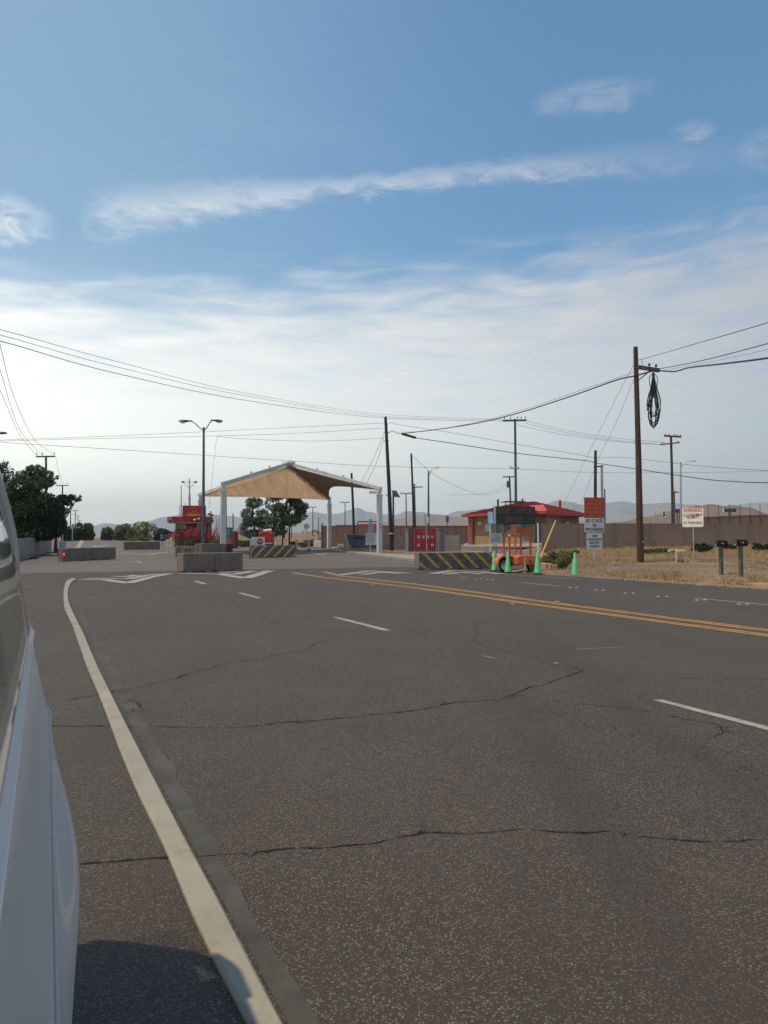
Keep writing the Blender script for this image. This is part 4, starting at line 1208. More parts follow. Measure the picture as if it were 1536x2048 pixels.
def plate(r, x0, x1, z0, z1, m, y=-.04, th=.012, name='panel', round_=0):
    if round_:
        pts = []
        for cx_, cz_, a0 in ((x1 - round_, z0 + round_, -90), (x1 - round_, z1 - round_, 0), (x0 + round_, z1 - round_, 90), (x0 + round_, z0 + round_, 180)):
            pts += [(cx_ + round_ * math.cos(R_(a0 + t)), cz_ + round_ * math.sin(R_(a0 + t))) for t in (0, 30, 60, 90)]
        return MB().prism(pts, y - th, y).build(name, m, r)
    return MB().box(x0, x1, y - th, y, z0, z1).build(name, m, r)


FACE = R_(14)
p = G(1188.5, 1120); k = p.y / F_PX; gz = p.z
r = thing('road_sign', 'stack of one orange and two white lettered signs on a single thin post', 'sign', p, FACE)
Zs = lambda py: zpx(py, p.y) - gz
ck = k / math.cos(FACE)
post(r, 0, 0, -.2, Zs(998), .032, signw)
so = plate(r, -21.3 * ck, 21.3 * ck, Zs(1036.2), Zs(995), signo)
si = plate(r, -21.3 * ck, 21.3 * ck, Zs(1064), Zs(1036.8), signw)
sdm = plate(r, -16.6 * ck, 16.6 * ck, Zs(1099.5), Zs(1066), signw)
plate(sdm, -15.6 * ck, 15.6 * ck, Zs(1098.2), Zs(1067.3), signw2 if False else signw, y=-.053, th=.001, name='inset')
for body_, py, wd in (('Commercial', 999.5, 33), ('Vehicles', 1007.5, 29), ('use I-40 E.', 1015.5, 34), ('Exit Nebo St', 1024.2, 38), ('to Rear Gate', 1032.4, 38)):
    text(body_, 7.4 * ck, signtxt_o, so, 0, -.056, Zs(py), width=wd * ck, bold=.002)
text('ID  CI ECK', 8.4 * ck, inkb, si, 0, -.056, Zs(1041.6), width=35.5 * ck, bold=.006)
text('IN', 8.4 * ck, inkb, si, 0, -.056, Zs(1050.6), width=7.6 * ck, bold=.006)
text('PPOGRESS', 8.4 * ck, inkb, si, 0, -.056, Zs(1059.3), width=39.5 * ck, bold=.006)
for body_, py, wd in (('DIM', 1072, 10.5), ('HEADLIGHTS', 1079, 30), ('SENTRY', 1086, 23), ('AHEAD', 1092.7, 21)):
    text(body_, 6.4 * ck, inkb, sdm, 0, -.058, Zs(py), width=wd * ck, bold=.004)

p = G(1387.5, 1124); k = p.y / F_PX; gz = p.z
r = thing('warning_sign', 'cream warning sign with red heading on a metal post between fence and mailboxes', 'sign', p, R_(-48))
post(r, 0, 0, -.2, Zs(1030), .035, steel)
ck = k / math.cos(R_(-48)); wp = plate(r, -14.6 * ck, 14.6 * ck, Zs(1054), Zs(1016), signw2, round_=.06)
text('WARNING', 7.6 * ck, inkr, wp, 0, -.056, Zs(1020.8), width=25.5 * ck, bold=.005)
text('U.S. GOVERNMENT', 4.8 * ck, inkb, wp, 0, -.056, Zs(1030.2), width=27 * ck, bold=.003)
text('PROPERTY', 4.8 * ck, inkb, wp, 0, -.056, Zs(1035.2), width=17 * ck, bold=.003)
text('NO TRESPASSING', 4.8 * ck, mat('blue_ink', (.06, .14, .24), .6, .1), wp, 0, -.056, Zs(1046), width=26 * ck, bold=.003)

# notice sign and mirror at the drive
p = at(980.5, 40); gz = p.z; k = 40 / F_PX
Zs = lambda py, y=40: zpx(py, y) - gz
r = thing('traffic_mirror', 'upright rectangular mirror reflecting blue sky, on a white post behind the striped barrier', 'mirror', p, R_(8))
post(r, 0, 0, 0, Zs(1047) + .02, .032, signw)
fr = plate(r, -5.6 * k, 4.8 * k, Zs(1047.5), Zs(1023.5), signw, round_=.05)
MB().quad((-5.0 * k, -.22, Zs(1046.5)), (4.2 * k, -.22, Zs(1046.5)), (4.2 * k, -.056, Zs(1024.5)), (-5.0 * k, -.056, Zs(1024.5))).build('mirror_face', mirror_m, fr, fix=False)
p = at(991, 38.5); gz = p.z; k = 38.5 / F_PX
r = thing('notice_sign', 'small white notice lettered in grey beside the orange trailer', 'sign', p, R_(6))
Z2 = lambda py: zpx(py, 38.5) - gz
post(r, 1 * k, 0, 0, Z2(1070), .02, steel_d); post(r, -3.8 * k, 0, 0, Z2(1070), .015, steel_d)
npn = plate(r, -12.3 * k, 12.3 * k, Z2(1087.5), Z2(1067), signw, y=-.03)
for body_, py in (('ATTENTION', 1070.4), ('NO UNAUTHORIZED', 1074.8), ('VEHICLES BEYOND', 1079.2), ('THIS POINT', 1083.4)):
    text(body_, 4.2 * k, mat('grey_ink', (.10, .11, .14), .6, .1), npn, 0, -.045, Z2(py), width=21 * k, bold=.003)
p = at(1077, 42); gz = p.z
r = thing('marker_post', 'slim white metal post beside the leaning yellow bar', 'post', p)
MB().tube([(0, 0, -.1), (-.03, 0, zpx(1046, 42) - gz)], .045, 8).build('post', signw, r); MB().ball((.09, 0, zpx(1058, 42) - gz), .05, .05, .07).build('fitting', steel_d, r)
q0 = at(1079, 41); q1 = P(1111, 1042, 43)
o = MB().tube([(0, 0, 0.2), tuple(q1 - q0)], .04, 8).build('guy_guard', yellowp, loc=q0)
tag(o, 'long yellow guard bar leaning right beside the slim white post', 'guard bar')

# back of a stop sign in front of the red board
def octagon(r_, rot=22.5): return [(r_ * math.cos(R_(rot + 45 * i)), r_ * math.sin(R_(rot + 45 * i))) for i in range(8)]
p = at(852, 52, .13); gz = p.z; k = 52 / F_PX
r = thing('stop_sign', 'bare cream back of an octagonal sign on a leaning post before the red board', 'sign', p, R_(25))
z_ = zpx(1039.5, 52) - gz
MB().tube([(.1, 0, -.1), (.0, 0, 1.9), (-.10, 0, z_ + .35)], .032, 6).build('post', steel, r)
MB().prism([(x * .92 - .09, z + z_) for x, z in octagon(11.5 * k)], .03, .042).build('panel', signw2, r)
# blue sign
p = at(894.5, 88); gz = p.z; k = 88 / F_PX
r = thing('parking_sign', 'small blue sign on a brown post in front of the far fence', 'sign', p)
post(r, 0, 0, 0, zpx(1044, 88) - gz, .04, wood_g); plate(r, -3 * k, 3 * k, zpx(1044.5, 88) - gz, zpx(1032, 88) - gz, mat('blue_sign', (.02, .10, .32), .5, .1), y=-.05)
# far signs on the right
for px, y, x0, x1, zt, zb, lab, mm in ((1309.5, 80, -4, 4, 1020.5, 1027.5, 'small blank pale sign beyond the fence, left of the speed sign', signw),):
    p = at(px, y); gz = p.z; k = y / F_PX; r = thing('road_sign', lab, 'sign', p)
    post(r, 2 * k, 0, 0, zpx(zb, y) - gz, .04, steel); plate(r, x0 * k, x1 * k, zpx(zb, y) - gz, zpx(zt, y) - gz, mm)
p = at(1328, 74); gz = p.z; k = 74 / F_PX
r = thing('speed_sign', 'white speed limit sign reading 35 just above the long brown fence', 'sign', p)
post(r, 0, 0, 0, zpx(1035, 74) - gz, .04, steel); sp_ = plate(r, -4 * k, 4 * k, zpx(1035, 74) - gz, zpx(1022, 74) - gz, signw2)
text('SPEED\nLIMIT', 2.2 * k, inkb, sp_, 0, -.056, zpx(1025.2, 74) - gz, width=5.5 * k, bold=.01)
text('35', 6.5 * k, inkb, sp_, 0, -.056, zpx(1031.3, 74) - gz, width=5.6 * k, bold=.03)
for px, y, hw, t_, b_, lab in ((1357, 105, 8.5, 1018, 1025.5, 'dark blue billboard just right of the far crossarm pole'), (1460, 110, 12, 1017, 1024.2, 'wide dark billboard beyond the tall fence posts on the right')):
    p = at(px, y); gz = p.z; k = y / F_PX; r = thing('billboard', lab, 'billboard', p, 0, 'dark billboards beyond the fence')
    for dx in (-2, 2): post(r, dx * k, 0, 0, zpx(b_, y) - gz, .07, steel_d)
    pn = MB().box(-hw * k, hw * k, -.15, .1, zpx(b_, y) - gz, zpx(t_, y) - gz).build('panel', mat('billboard_face', (.045, .06, .09), .6, .1), r)
    MB().box(-hw * k - .1, -hw * k - .003, -.15, .1, zpx(b_, y) - gz, zpx(t_, y) - gz).build('edge', signw, r)
# diamond signs far left
p = at(145, 98); gz = p.z; k = 98 / F_PX
r = thing('diamond_sign', 'grey back of a diamond road sign at the left tree row', 'sign', p)
z_ = zpx(1053, 98) - gz; post(r, 0, 0, 0, z_ + .3, .05, steel)
MB().prism([(0, z_ - 6 * k), (6 * k, z_), (0, z_ + 6 * k), (-6 * k, z_)], .05, .07).build('panel', steel, r)
p = at(127, 78); gz = p.z; k = 78 / F_PX
r = thing('triangle_sign', 'pale triangular road sign under the slim dark tree', 'sign', p)
z_ = zpx(1065, 78) - gz; post(r, -1 * k, 0, 0, z_, .04, steel)
MB().prism([(-3.5 * k, z_), (3.5 * k, z_), (2 * k, z_ + 8 * k)], .03, .05).build('panel', steel, r)
p = at(125.5, 60); gz = p.z; k = 60 / F_PX
r = thing('utility_cabinet', 'pale blue grey cabinet beside the end of the block wall', 'cabinet', p)
MB().box(-5 * k, 5 * k, -.2, .2, .0, zpx(1083, 60) - gz).build('body', mat('pale_blue_metal', (.30, .38, .45), .5, .08), r, bevel=.02)
MB().box(-7 * k, 5.5 * k, -.25, -.21, 0, zpx(1097, 60) - gz).build('door', steel_b, r)

# bench frame
p = G(1358, 1122); k = p.y / F_PX; gz = p.z
r = thing('bench_frame', 'low cream painted metal bench frame in dry grass beside the warning sign', 'bench', p, R_(8))
Zs = lambda py: zpx(py, p.y) - gz
legs = [(-13, -.35), (5, -.35), (12.5, .45), (-5, .45)]
t_ = .45
for x, y in legs: MB().tube([(x * k * 1.05, y, -.1), (x * k, y, t_)], .04, 8).build('leg', cream, r)
MB().box(-14 * k, 6.5 * k, -.42, -.30, t_ - .01, t_ + .11).build('rail', cream, r, bevel=.02)
MB().prism([(-14 * k, t_ + .02), (-5 * k, t_ + .09), (-5 * k, t_ + .15), (-14 * k, t_ + .1)], .3, .5).box(-5 * k, 14 * k, .38, .50, t_ + .02, t_ + .13).build('rail', cream, r)
MB().slab([(-13 * k, -.36), (6 * k, -.36), (13.5 * k, .44), (-4.5 * k, .44)], t_ + .112, t_ + .14).build('seat', cream, r)

# mailboxes
def mailbox(label, px, py, y_top, w_px):
    p = G(px, py); k = p.y / F_PX; gz = p.z
    r = thing('mailbox', label, 'mailbox', p, R_(20), 'black mailboxes on wooden posts'); Z_ = lambda q: zpx(q, p.y) - gz
    hgt = Z_(y_top)
    MB().box(-.055, .055, -.055, .055, -.2, hgt - .27).build('post', mat('green_grey_post', (.10, .115, .10), .7, .15), r, bevel=.006)
    # box: long axis along local x
    L, Wd, H = .24, .09, .15; mb = MB(); prof = [(-Wd, 0), (-Wd, H)] + [(-Wd * math.cos(a), H + Wd * math.sin(a)) for a in frange(0, math.pi, 10)][1:-1] + [(Wd, H), (Wd, 0)]
    n = len(prof)
    for x in (-L, L):
        mb.v += [(x, y, hgt - .26 + z) for y, z in prof]
    mb.f.append(tuple(range(n))); mb.f.append(tuple(reversed(range(n, 2 * n))))
    for i in range(n): mb.f.append((i, (i + 1) % n, n + (i + 1) % n, n + i))
    bx_ = mb.build('box', mat('black_metal', (.014, .017, .021), .6, .1, spec=.15), r)
    md = MB(); md.prism([(y, z) for y, z in prof], -.006, .006)
    dd_ = md.build('door', steel_d, r, loc=(-L - .008, 0, hgt - .26)); dd_.rotation_euler = (0, 0, R_(90)); dd_.scale = (1.04, 1, 1.03)
    MB().box(-.09, .05, -Wd - .012, -Wd - .003, hgt - .13, hgt - .115).box(.02, .05, -Wd - .012, -Wd - .003, hgt - .17, hgt - .13).build('flag', signw, r)
    MB().box(-L - .03, -L - .015, -.03, .0, hgt - .22, hgt - .19).build('latch', signw, r)
    return r


mailbox('black mailbox left of the pair, on a wooden post', 1442.5, 1150, 1079.5, 24)
mailbox('black mailbox right of the pair, on a wooden post', 1482, 1153, 1077.5, 27)

# ------------------------------------------------------------------ raised pavement markers
rm = [(320, 170), (362, 170), (482, 187), (525, 187), (660, 205), (708, 205), (862, 225), (915, 225), (1100, 248), (1150, 246), (1358, 274), (1410, 272)]
rm = [(x / 3.072 + 1036, y / 3.072 + 1120) for x, y in rm] + [(925, 1155.5), (932, 1155.5), (953, 1158), (962, 1158), (975, 1159), (985, 1160)]
first = None
for i, (px, py) in enumerate(rm):
    p = gp(px, py)
    if first is None:
        first = MB().lathe([(.055, 0), (.05, .012), (.03, .02), (0, .022)], 12).build('road_stud', mat('cream_ceramic', (.27, .24, .19), .6, .15, 8), smooth=True, loc=p)
        tag(first, 'worn pale round road stud right of the yellow lines', 'road stud', 'raised studs on the road'); o = first
    else:
        o = first.copy(); COL.objects.link(o); o.location = p
for px, py in ((592, 1150.5), (746, 1170), (828, 1167.5), (1025, 1208.5), (1114, 1204)):
    p = gp(px, py); o = MB().box(-.05, .05, -.05, .05, 0, .018).build('road_reflector', mat('amber_reflector', (.45, .26, .12), .5, .15), loc=p, bevel=.005)
    tag(o, 'small square amber reflector beside the yellow lines', 'reflector', 'reflectors along the yellow lines')
p = gp(1112, 1327); o = MB().slab([(-.035, -.008), (.01, -.014), (.04, .004), (.0, .012)], 0, .012).build('litter_scrap', mat('tan_scrap', (.55, .36, .12), .8, .1), loc=p); tag(o, 'tiny tan scrap lying on the asphalt in mid road', 'litter')

# ------------------------------------------------------------------ utility poles
def pole(label, px0, py0, px1, y, r0, r1, m, base_py=None, name='utility_pole', group='utility poles', base_z=None, segs=5):
    """px0,py0 = top, px1 = foot column, at depth y"""
    b = at(px1, y) if base_py is None else G(px1, base_py)
    y = b.y; t = P(px0, py0, y); r = thing(name, label, 'pole', b, 0, group)
    loc = b
    MB().tube([Vector((0, 0, -.3)), (t - b) * .5 + Vector((.02, 0, 0)), t - b], [r0, (r0 + r1) / 2, r1], 14).build('shaft', m, r, smooth=False)
    r['_y'] = y
    return r, y, b


def arm(r, b, y, pxa, pya, pxb, pyb, w=.10, m=None, pins=(), name='crossarm', dy=0, pin_h=.28):
    a, c = P(pxa, pya, y) - b, P(pxb, pyb, y) - b
    a.y -= .14 + dy; c.y -= .14 - dy
    o = MB().beam(a, c, w, w * 1.2).build(name, m or wood_g, r)
    for t in pins:
        q = a.lerp(c, t); MB().lathe([(.02, 0), (.02, pin_h * .5), (.06, pin_h * .55), (.07, pin_h * .75), (.03, pin_h), (0, pin_h)], 8).build('insulator', wire_m, o, loc=q)
    return o


# the large pole on the right
r1, y1, b1 = pole('tall reddish wooden pole on the right with a coil of cable hanging', 1271, 694, 1281, 42, .185, .115, wood, base_py=1123)
arm(r1, b1, y1, 1272, 735, 1317, 742, .16, wood_g, (.55, .85), pin_h=.3)
MB().beam(P(1276, 761, y1) - b1 + Vector((0, -.14, 0)), P(1300, 741, y1) - b1 + Vector((0, -.14, 0)), .05, .05).build('brace', wood_g, r1)
MB().lathe([(.168, 0), (.172, 0), (.172, .06), (.168, .06)], 14).build('band', signw, r1, loc=P(1281, 1084.5, y1) - b1 + Vector((0, 0, 0)))
for i, py in enumerate(range(794, 1060, 44)):
    sgn = 1 if i % 2 else -1; c = P(1273 + (py - 794) * .03, py, y1) - b1
    MB().tube([c, c + Vector((sgn * .26, -.05, 0))], .012, 5).build('step', steel, r1)
# cable coil
q = P(1304, 748, y1) - Vector((0, .2, 0)); mb = MB(); rnd = random.Random(5)
for i in range(13):
    Lc = rnd.uniform(2.05, 2.9); wc = rnd.uniform(.12, .46); ox = rnd.uniform(-.05, .05); yy = rnd.uniform(-.1, .1); pts = []
    for j in range(25):
        t = j / 24 * 2 * math.pi; u = (1 - math.cos(t)) / 2
        wdt = wc * math.sin(t) * (u ** 1.15) * 1.25
        pts.append((ox * (1 - u) + wdt + .08 * (rnd.random() - .5) * u, yy * u, -Lc * u))
    mb.tube(pts, .018, 5)
for s_ in (-1, 1):
    mb.tube([(0, 0, .05), (s_ * .22, 0, -.25), (s_ * .20, 0, -.6), (s_ * .06, 0, -1.0), (0, 0, -1.3)], .02, 5)
mb.tube([(0, 0, .05), (0.02, 0, -.6), (0, 0, -1.2)], .055, 6)
tag(mb.build('cable_coil', wire_m, loc=q), 'bundle of slack black cable looped and hanging below the crossarm', 'cable coil')

# pole in the middle, in front of the canopy's right column
r2, y2, b2 = pole('dark wooden pole right of the canopy, standing before the sloping wall', 771, 834, 784, 68, .20, .125, wood_d)
MB().lathe([(.21, 0), (.213, 0), (.213, .09), (.21, .09)], 14).build('band', signw, r2, loc=P(782.5, 1068, y2) - b2)
for py in (865, 882): arm(r2, b2, y2, 768, py, 778, py, .05, steel_d, name='bracket')
r3, y3, b3 = pole('thin dark leaning pole behind the right slope of the canopy', 703, 946, 709, 88, .16, .12, wood_d)
r4, y4, b4 = pole('slender dark pole with a side lamp left of the curved street lamp', 822.5, 907, 829, 84, .13, .10, wood_d)
a_ = P(826, 975, y4) - b4
MB().tube([a_, a_ + Vector((.9, -.1, .05))], .045, 6).build('lamp_arm', steel_d, r4); MB().box(.0, .75, -.12, .12, -.05, .05).build('lamp_head', steel_d, r4, loc=a_ + Vector((.35, -.1, .05)), bevel=.03)
MB().tube([P(827.5, 968, y4) - b4 + Vector((0.06, -.1, 0)), P(830, 1060, y4) - b4 + Vector((.06, -.1, 0))], .08, 8).build('conduit', steel_b, r4)
r5, y5, b5 = pole('dark pole rising behind the orange sign', 1191, 901, 1189, 72, .16, .13, wood_d)
arm(r5, b5, y5, 1186, 933, 1207, 932, .05, steel_d, name='bracket')
p = at(1205, 72.5); r = thing('lamp_pole', 'grey lamp pole paired with the dark pole behind the orange sign', 'pole', p, 0)
MB().tube([(0, 0, 0), (-.02, 0, zpx(930, 72.5) - p.z)], .12, 8).build('shaft', steel, r); MB().tube([(.30, .2, 0), (.30, .2, zpx(978, 72.7) - p.z)], .06, 8).build('conduit', steel_d, r)
MB().box(-.55, .1, -.1, .1, 0, .12).build('lamp_head', steel_d, r, loc=(-.2, 0, zpx(934, 72.5) - p.z), bevel=.03)
r6, y6, b6 = pole('tall grey steel pole with a wide angled crossarm above the red roof', 1030, 838, 1032, 104, .20, .15, steel_d)
arm(r6, b6, y6, 1004, 843, 1054, 839.5, .2, steel_d, (.08, .32, .62, .78, .95), dy=.6, pin_h=.55); arm(r6, b6, y6, 1019, 936, 1038, 937, .12, steel, (.1, .9), name='lower_crossarm')
r7, y7, b7 = pole('short wooden pole with a transformer close left of the tall steel pole', 1019, 952, 1023, 135, .17, .14, wood_g)
arm(r7, b7, y7, 1005, 954, 1029, 954, .14, wood_g, (.1, .4, .9)); MB().lathe([(0, 0), (.28, 0), (.28, 1.1), (0, 1.15)], 10).build('transformer', steel_d, r7, loc=P(1018, 975, y7) - b7 + Vector((-.2, -.3, 0)))
r8, y8, b8 = pole('brown pole with two crossarms beyond the fence, right of the coil', 1342, 872, 1346, 95, .19, .14, wood)
arm(r8, b8, y8, 1325, 873, 1364, 873, .17, wood_g, (.05, .3, .6, .75, .97), dy=.5); arm(r8, b8, y8, 1321, 889, 1357, 886, .13, wood_g, (.1, .2, .9), name='lower_crossarm', dy=-.3)
p = at(1349, 70); r = thing('lamp_pole', 'short dark lamp pole touching the two crossarm pole', 'pole', p)
MB().tube([(0, 0, 0), (0, 0, zpx(985, 70) - p.z)], .075, 8).build('shaft', steel_d, r); MB().box(-.1, .40, -.1, .1, -.03, .05).ball((.05, 0, .1), .07, .07, .1).build('lamp_head', steel_d, r, loc=(0.05, 0, zpx(985, 70) - p.z))
# T poles in the distance
for px, py, foot, y, hw, lab in ((625.5, 1014, 625.5, 190, 8, 'small distant T pole nearest the trees under the canopy'), (690, 1004.5, 690, 165, 9, 'distant T pole framed between the canopy columns'),
                                 (812, 987, 812.5, 130, 11, 'distant T pole left of the slender dark pole')):
    r, y, b = pole(lab, px, py, foot, y, .12, .09, wood_g, group='distant T poles')
    arm(r, b, y, px - hw, py + .5, px + hw, py + .5, .12, wood_g, (.03, .3, .7, .97), pin_h=.3)
for px, py, y, lab in ((466, 1027, 120, 'plain thin pole between canopy column and airy tree'), (637, 1035, 170, 'thin short pole right of the small T pole'), (583, 1040, 160, 'thin short pole at the right tree trunk')):
    r, y, b = pole(lab, px, py, px, y, .10, .08, wood_g, group='distant plain poles')
# row of poles down the left side
prev_top = []
rows = [(92, 912, 95, .17, 18.5, 'nearest pole of the left row, rising over the feathery tree'), (125, 970, 150, .17, 12, 'second pole of the left row, above the slim dark tree'), (141, 1010, 200, .16, 7, 'third pole of the left row, thin and plain'),
        (150.5, 1020, 275, .16, 6.2, 'fourth pole of the left row with two crossarms'), (156, 1031, 345, .17, 5, 'fifth pole of the left row'), (159.5, 1040, 430, .17, 4, 'sixth pole of the left row, small in haze'), (162.5, 1046, 540, .18, 3.2, 'last and smallest pole of the left row')]
for px, py, y, rr, hw, lab in rows:
    r, y, b = pole(lab, px, py, px, y, rr, rr * .75, wood_g, group='utility poles down the left of the road')
    arm(r, b, y, px - hw, py + 1.5, px + hw, py + 1.0, .15, wood_g, (.03, .5 - .17, .97) if hw > 10 else (.05, .95), pin_h=.5)
    if hw < 7: arm(r, b, y, px - hw * .8, py + 8 * hw / 6, px + hw * .5, py + 8 * hw / 6, .13, wood_g, name='lower_crossarm')

# ------------------------------------------------------------------ street lamps
def cobra_head(r, loc, ang, s=1.0, lens=True):
    m = MB(); prof = [(-.0, .05), (.12, .09), (.35, .13), (.55, .11), (.72, .03)]
    m.ball((.36, 0, 0), .38, .15, .085, 12, 8); m.tube([(-.15, 0, 0), (.15, 0, .0)], .05, 8)
    o = m.build('lamp_head', steel_d, r, smooth=True, loc=loc); o.rotation_euler = (0, 0, ang); o.scale = (s, s, s)
    if lens: MB().ball((.45, 0, -.05), .2, .12, .11, 12, 8).build('lamp_glass', mat('milky_glass', (.55, .55, .5), .2, .05), o, smooth=True)
    return o


y = 55.0; b = at(407, y); r = thing('street_lamp', 'dark twin armed street lamp left of the canopy', 'street lamp', b)
L_ = lambda px, py: P(px, py, y) - b
MB().tube([(0, 0, 0), L_(407.5, 858)], [.125, .075], 12).build('pole', steel_d, r)
MB().ball(L_(407.5, 857), .09, .09, .12).build('pole_cap', steel_d, r)
MB().tube([L_(407, 862), L_(397, 853), L_(388, 845.5), L_(383, 842.5), L_(380, 842)], .04, 8).build('arm', steel, r)
MB().tube([L_(408, 862), L_(414, 855), L_(419, 846), L_(424, 841.5), L_(428, 840)], .04, 8).build('arm', steel, r)
cobra_head(r, L_(380, 842), math.pi, 1.12); cobra_head(r, L_(426, 840.5), R_(35), 1.05)
for px, ptop, y, apx, apy, hpx, lab, m_ in ((857, 942, 84, 873, 935.5, 871.5, 'curved arm street lamp right of the slender dark pole', steel), (1361.5, 924, 88, 1385, 922, 1385.5, 'curved arm street lamp behind the warning sign', steel)):
    b = at(px, y); r = thing('street_lamp', lab, 'street lamp', b, 0, 'curved arm street lamps'); L_ = lambda a, c: P(a, c, y) - b
    MB().tube([(0, 0, 0), L_(px, ptop)], [.13, .08], 10).build('pole', steel_b if px < 900 else steel, r)
    dx = apx - px
    MB().tube([L_(px, ptop + 12), L_(px + dx * .15, ptop + 6), L_(px + dx * .45, apy + 3), L_(px + dx * .75, apy + .3), L_(apx, apy)], .04, 8).build('arm', steel, r)
    cobra_head(r, L_(hpx, apy), 0, .55)
y = 52.0; b = at(-60, y); r = thing('street_lamp', 'street lamp with only its head reaching in at the left edge', 'street lamp', b)
L_ = lambda px, py: P(px, py, y) - b
MB().tube([(0, 0, 0), L_(-60, 885)], [.12, .08], 10).build('pole', steel_d, r); MB().tube([L_(-60, 888), L_(-50, 876), L_(-30, 868), L_(-8, 866)], .04, 8).build('arm', steel_d, r); cobra_head(r, L_(-9, 866), 0, 1.1, False)
# flood light pole behind booth
y = 92; b = at(379, y); r = thing('floodlight_pole', 'light pole with two braced floodlights behind the red gate booth', 'floodlight', b); L_ = lambda px, py: P(px, py, y) - b
MB().tube([(0, 0, 0), L_(379, 990), L_(379, 991), L_(379, 957)], [.13, .13, .09, .07], 8).build('pole', steel, r)
for px in (366, 391.5):
    MB().tube([L_(px, 964), L_(379, 964.5)], .03, 6).tube([L_(px + (1.5 if px < 379 else -1.5), 966), L_(379, 977)], .03, 6).build('arm', steel, r)
    MB().box(-.14, .14, -.14, .14, -.1, .1).build('floodlight', steel_d, r, loc=L_(px, 964))
y = 90; b = at(363, y); r = thing('thin_mast', 'thin grey mast with a short bracket left of the booth sign', 'mast', b); L_ = lambda px, py: P(px, py, y) - b
MB().tube([(0, 0, 0), L_(362.5, 970)], [.09, .05], 8).build('shaft', steel, r); MB().tube([L_(359.5, 1040), L_(359.5, 1010.5), L_(362.5, 1010.5)], .04, 6).build('bracket', steel, r)

# solar panel pole
y = 76; b = at(787, y); r = thing('solar_panel_pole', 'blue pole topped by a tilted solar panel right of the dark wooden pole', 'solar panel', b); L_ = lambda px, py: P(px, py, y) - b
MB().tube([(0, 0, 0), L_(786.5, 986)], .10, 8).build('pole', steel_b, r)
c = [L_(783, 981.5), L_(792, 981), L_(800, 994), L_(787, 994)]
pm = MB(); off = Vector((.0, .35, .02)); c[0] += off * 0; c[1] += Vector((0, .5, 0)); c[2] += Vector((0, .5, 0))
pm.poly(c); o = pm.build('panel', mat('solar_cells', (.10, .10, .14), .3, .1), r, fix=False); so_ = o.modifiers.new('thick', 'SOLIDIFY'); so_.thickness = .08
MB().tube([L_(786, 998), L_(779, 994), L_(771, 989)], .035, 6).build('arm', steel_b, r)

# ------------------------------------------------------------------ canopy
H0 = 5.55
FLc = at(446.5, 55.5); RTc = at(759, 62.0); BLc = at(400, 70.5); MDc = at(658.5, 75.5)
O = (FLc + RTc + BLc + MDc) / 4; O.z = 0
r = thing('shade_canopy', 'large tan fabric canopy on four pale columns over the gate', 'canopy', O)
apex = P(577, 927, 66.5) - O
tops = {}
for nm, q, ptop in (('FL', FLc, 970), ('R', RTc, 979), ('BL', BLc, 992), ('M', MDc, 999)):
    t_ = zpx(ptop, q.y); w_ = .175; c = q - O
    cm = MB().box(-w_, w_, -w_, w_, q.z - .1, t_ - .55).box(-w_ - .04, w_ + .04, -w_ - .04, w_ + .04, t_ - .55, t_ - .42).box(-w_ * .72, w_ * .72, -w_ * .72, w_ * .72, t_ - .42, t_ + .12)
    cm.build('column', beam_m, r, loc=(c.x, c.y, 0), rot=R_(25)); MB().box(-.3, .3, -.3, .3, q.z, q.z + .05).build('base_plate', steel, r, loc=(c.x, c.y, 0), rot=R_(25))
    tops[nm] = Vector((c.x, c.y, t_ + .12))
    if nm in ('R', 'M'): MB().box(-.09, .09, -w_ - .02, -w_ - .003, 2.25, 2.32).box(-.09, .09, -w_ - .02, -w_ - .003, 2.5, 2.55).build('clamp', steel_b, r, loc=(c.x, c.y, 0), rot=R_(25))
for nm in tops:
    t_ = tops[nm]; d = (t_ - apex); e = t_ + d.normalized() * .2
    MB().beam(apex, e, .24, .26).build('rafter', beam_m, r, bevel=.02)
    for f in (.33, .62): 
        c = apex.lerp(t_, f); MB().ball(c + Vector((0, 0, .22)), .08, .08, .08, 8, 6).build('bolt', steel, r)
MB().ball(apex + Vector((0, 0, .02)), .62, .62, .30, 8, 6).build('apex_cap', beam_m, r)


def membrane(A_, B_, sag, m, name, nseam=4):
    """fabric between two column tops and the apex, the free edge curved in and up"""
    mb = MB(); n = 20; mm = 12; ap = apex - Vector((0, 0, .22)); A_ = A_ - Vector((0, 0, .15)); B_ = B_ - Vector((0, 0, .15)); g = []
    for i in range(n + 1):
        u = i / n; e = A_.lerp(B_, u); bow = 4 * u * (1 - u); inn = (ap - e); e2 = e + inn * (sag * bow)
        row = [e2.lerp(ap, (j / mm)) + Vector((0, 0, -.22 * bow * math.sin(math.pi * j / mm))) for j in range(mm + 1)]
        g.append(row)
    for i in range(n):
        for j in range(mm): mb.quad(g[i][j], g[i + 1][j], g[i + 1][j + 1], g[i][j + 1])
    o = mb.build(name, m, r, smooth=True)
    s = o.modifiers.new('thick', 'SOLIDIFY'); s.thickness = .02
    sm_ = MB()
    for i in range(6, n, 7): sm_.tube([v - Vector((0, 0, .01)) for v in g[i]], .012, 5)
    sm_.build('seam', m, o)
    return o


membrane(tops['FL'], tops['BL'], .06, shade_l, 'fabric_panel'); membrane(tops['BL'], tops['M'], .03, shade_l, 'fabric_panel'); membrane(tops['M'], tops['R'], .30, shade_d, 'fabric_panel')
# light tubes along the inner rafter
t_ = tops['M']
for f0, f1 in ((.03, .16), (.2, .42), (.5, .85)):
    a_, c_ = apex.lerp(t_, f0), apex.lerp(t_, f1); MB().tube([a_ + Vector((-.1, -.35, -.3)), c_ + Vector((-.1, -.35, -.3))], .06, 8).build('light_tube', signw, r)
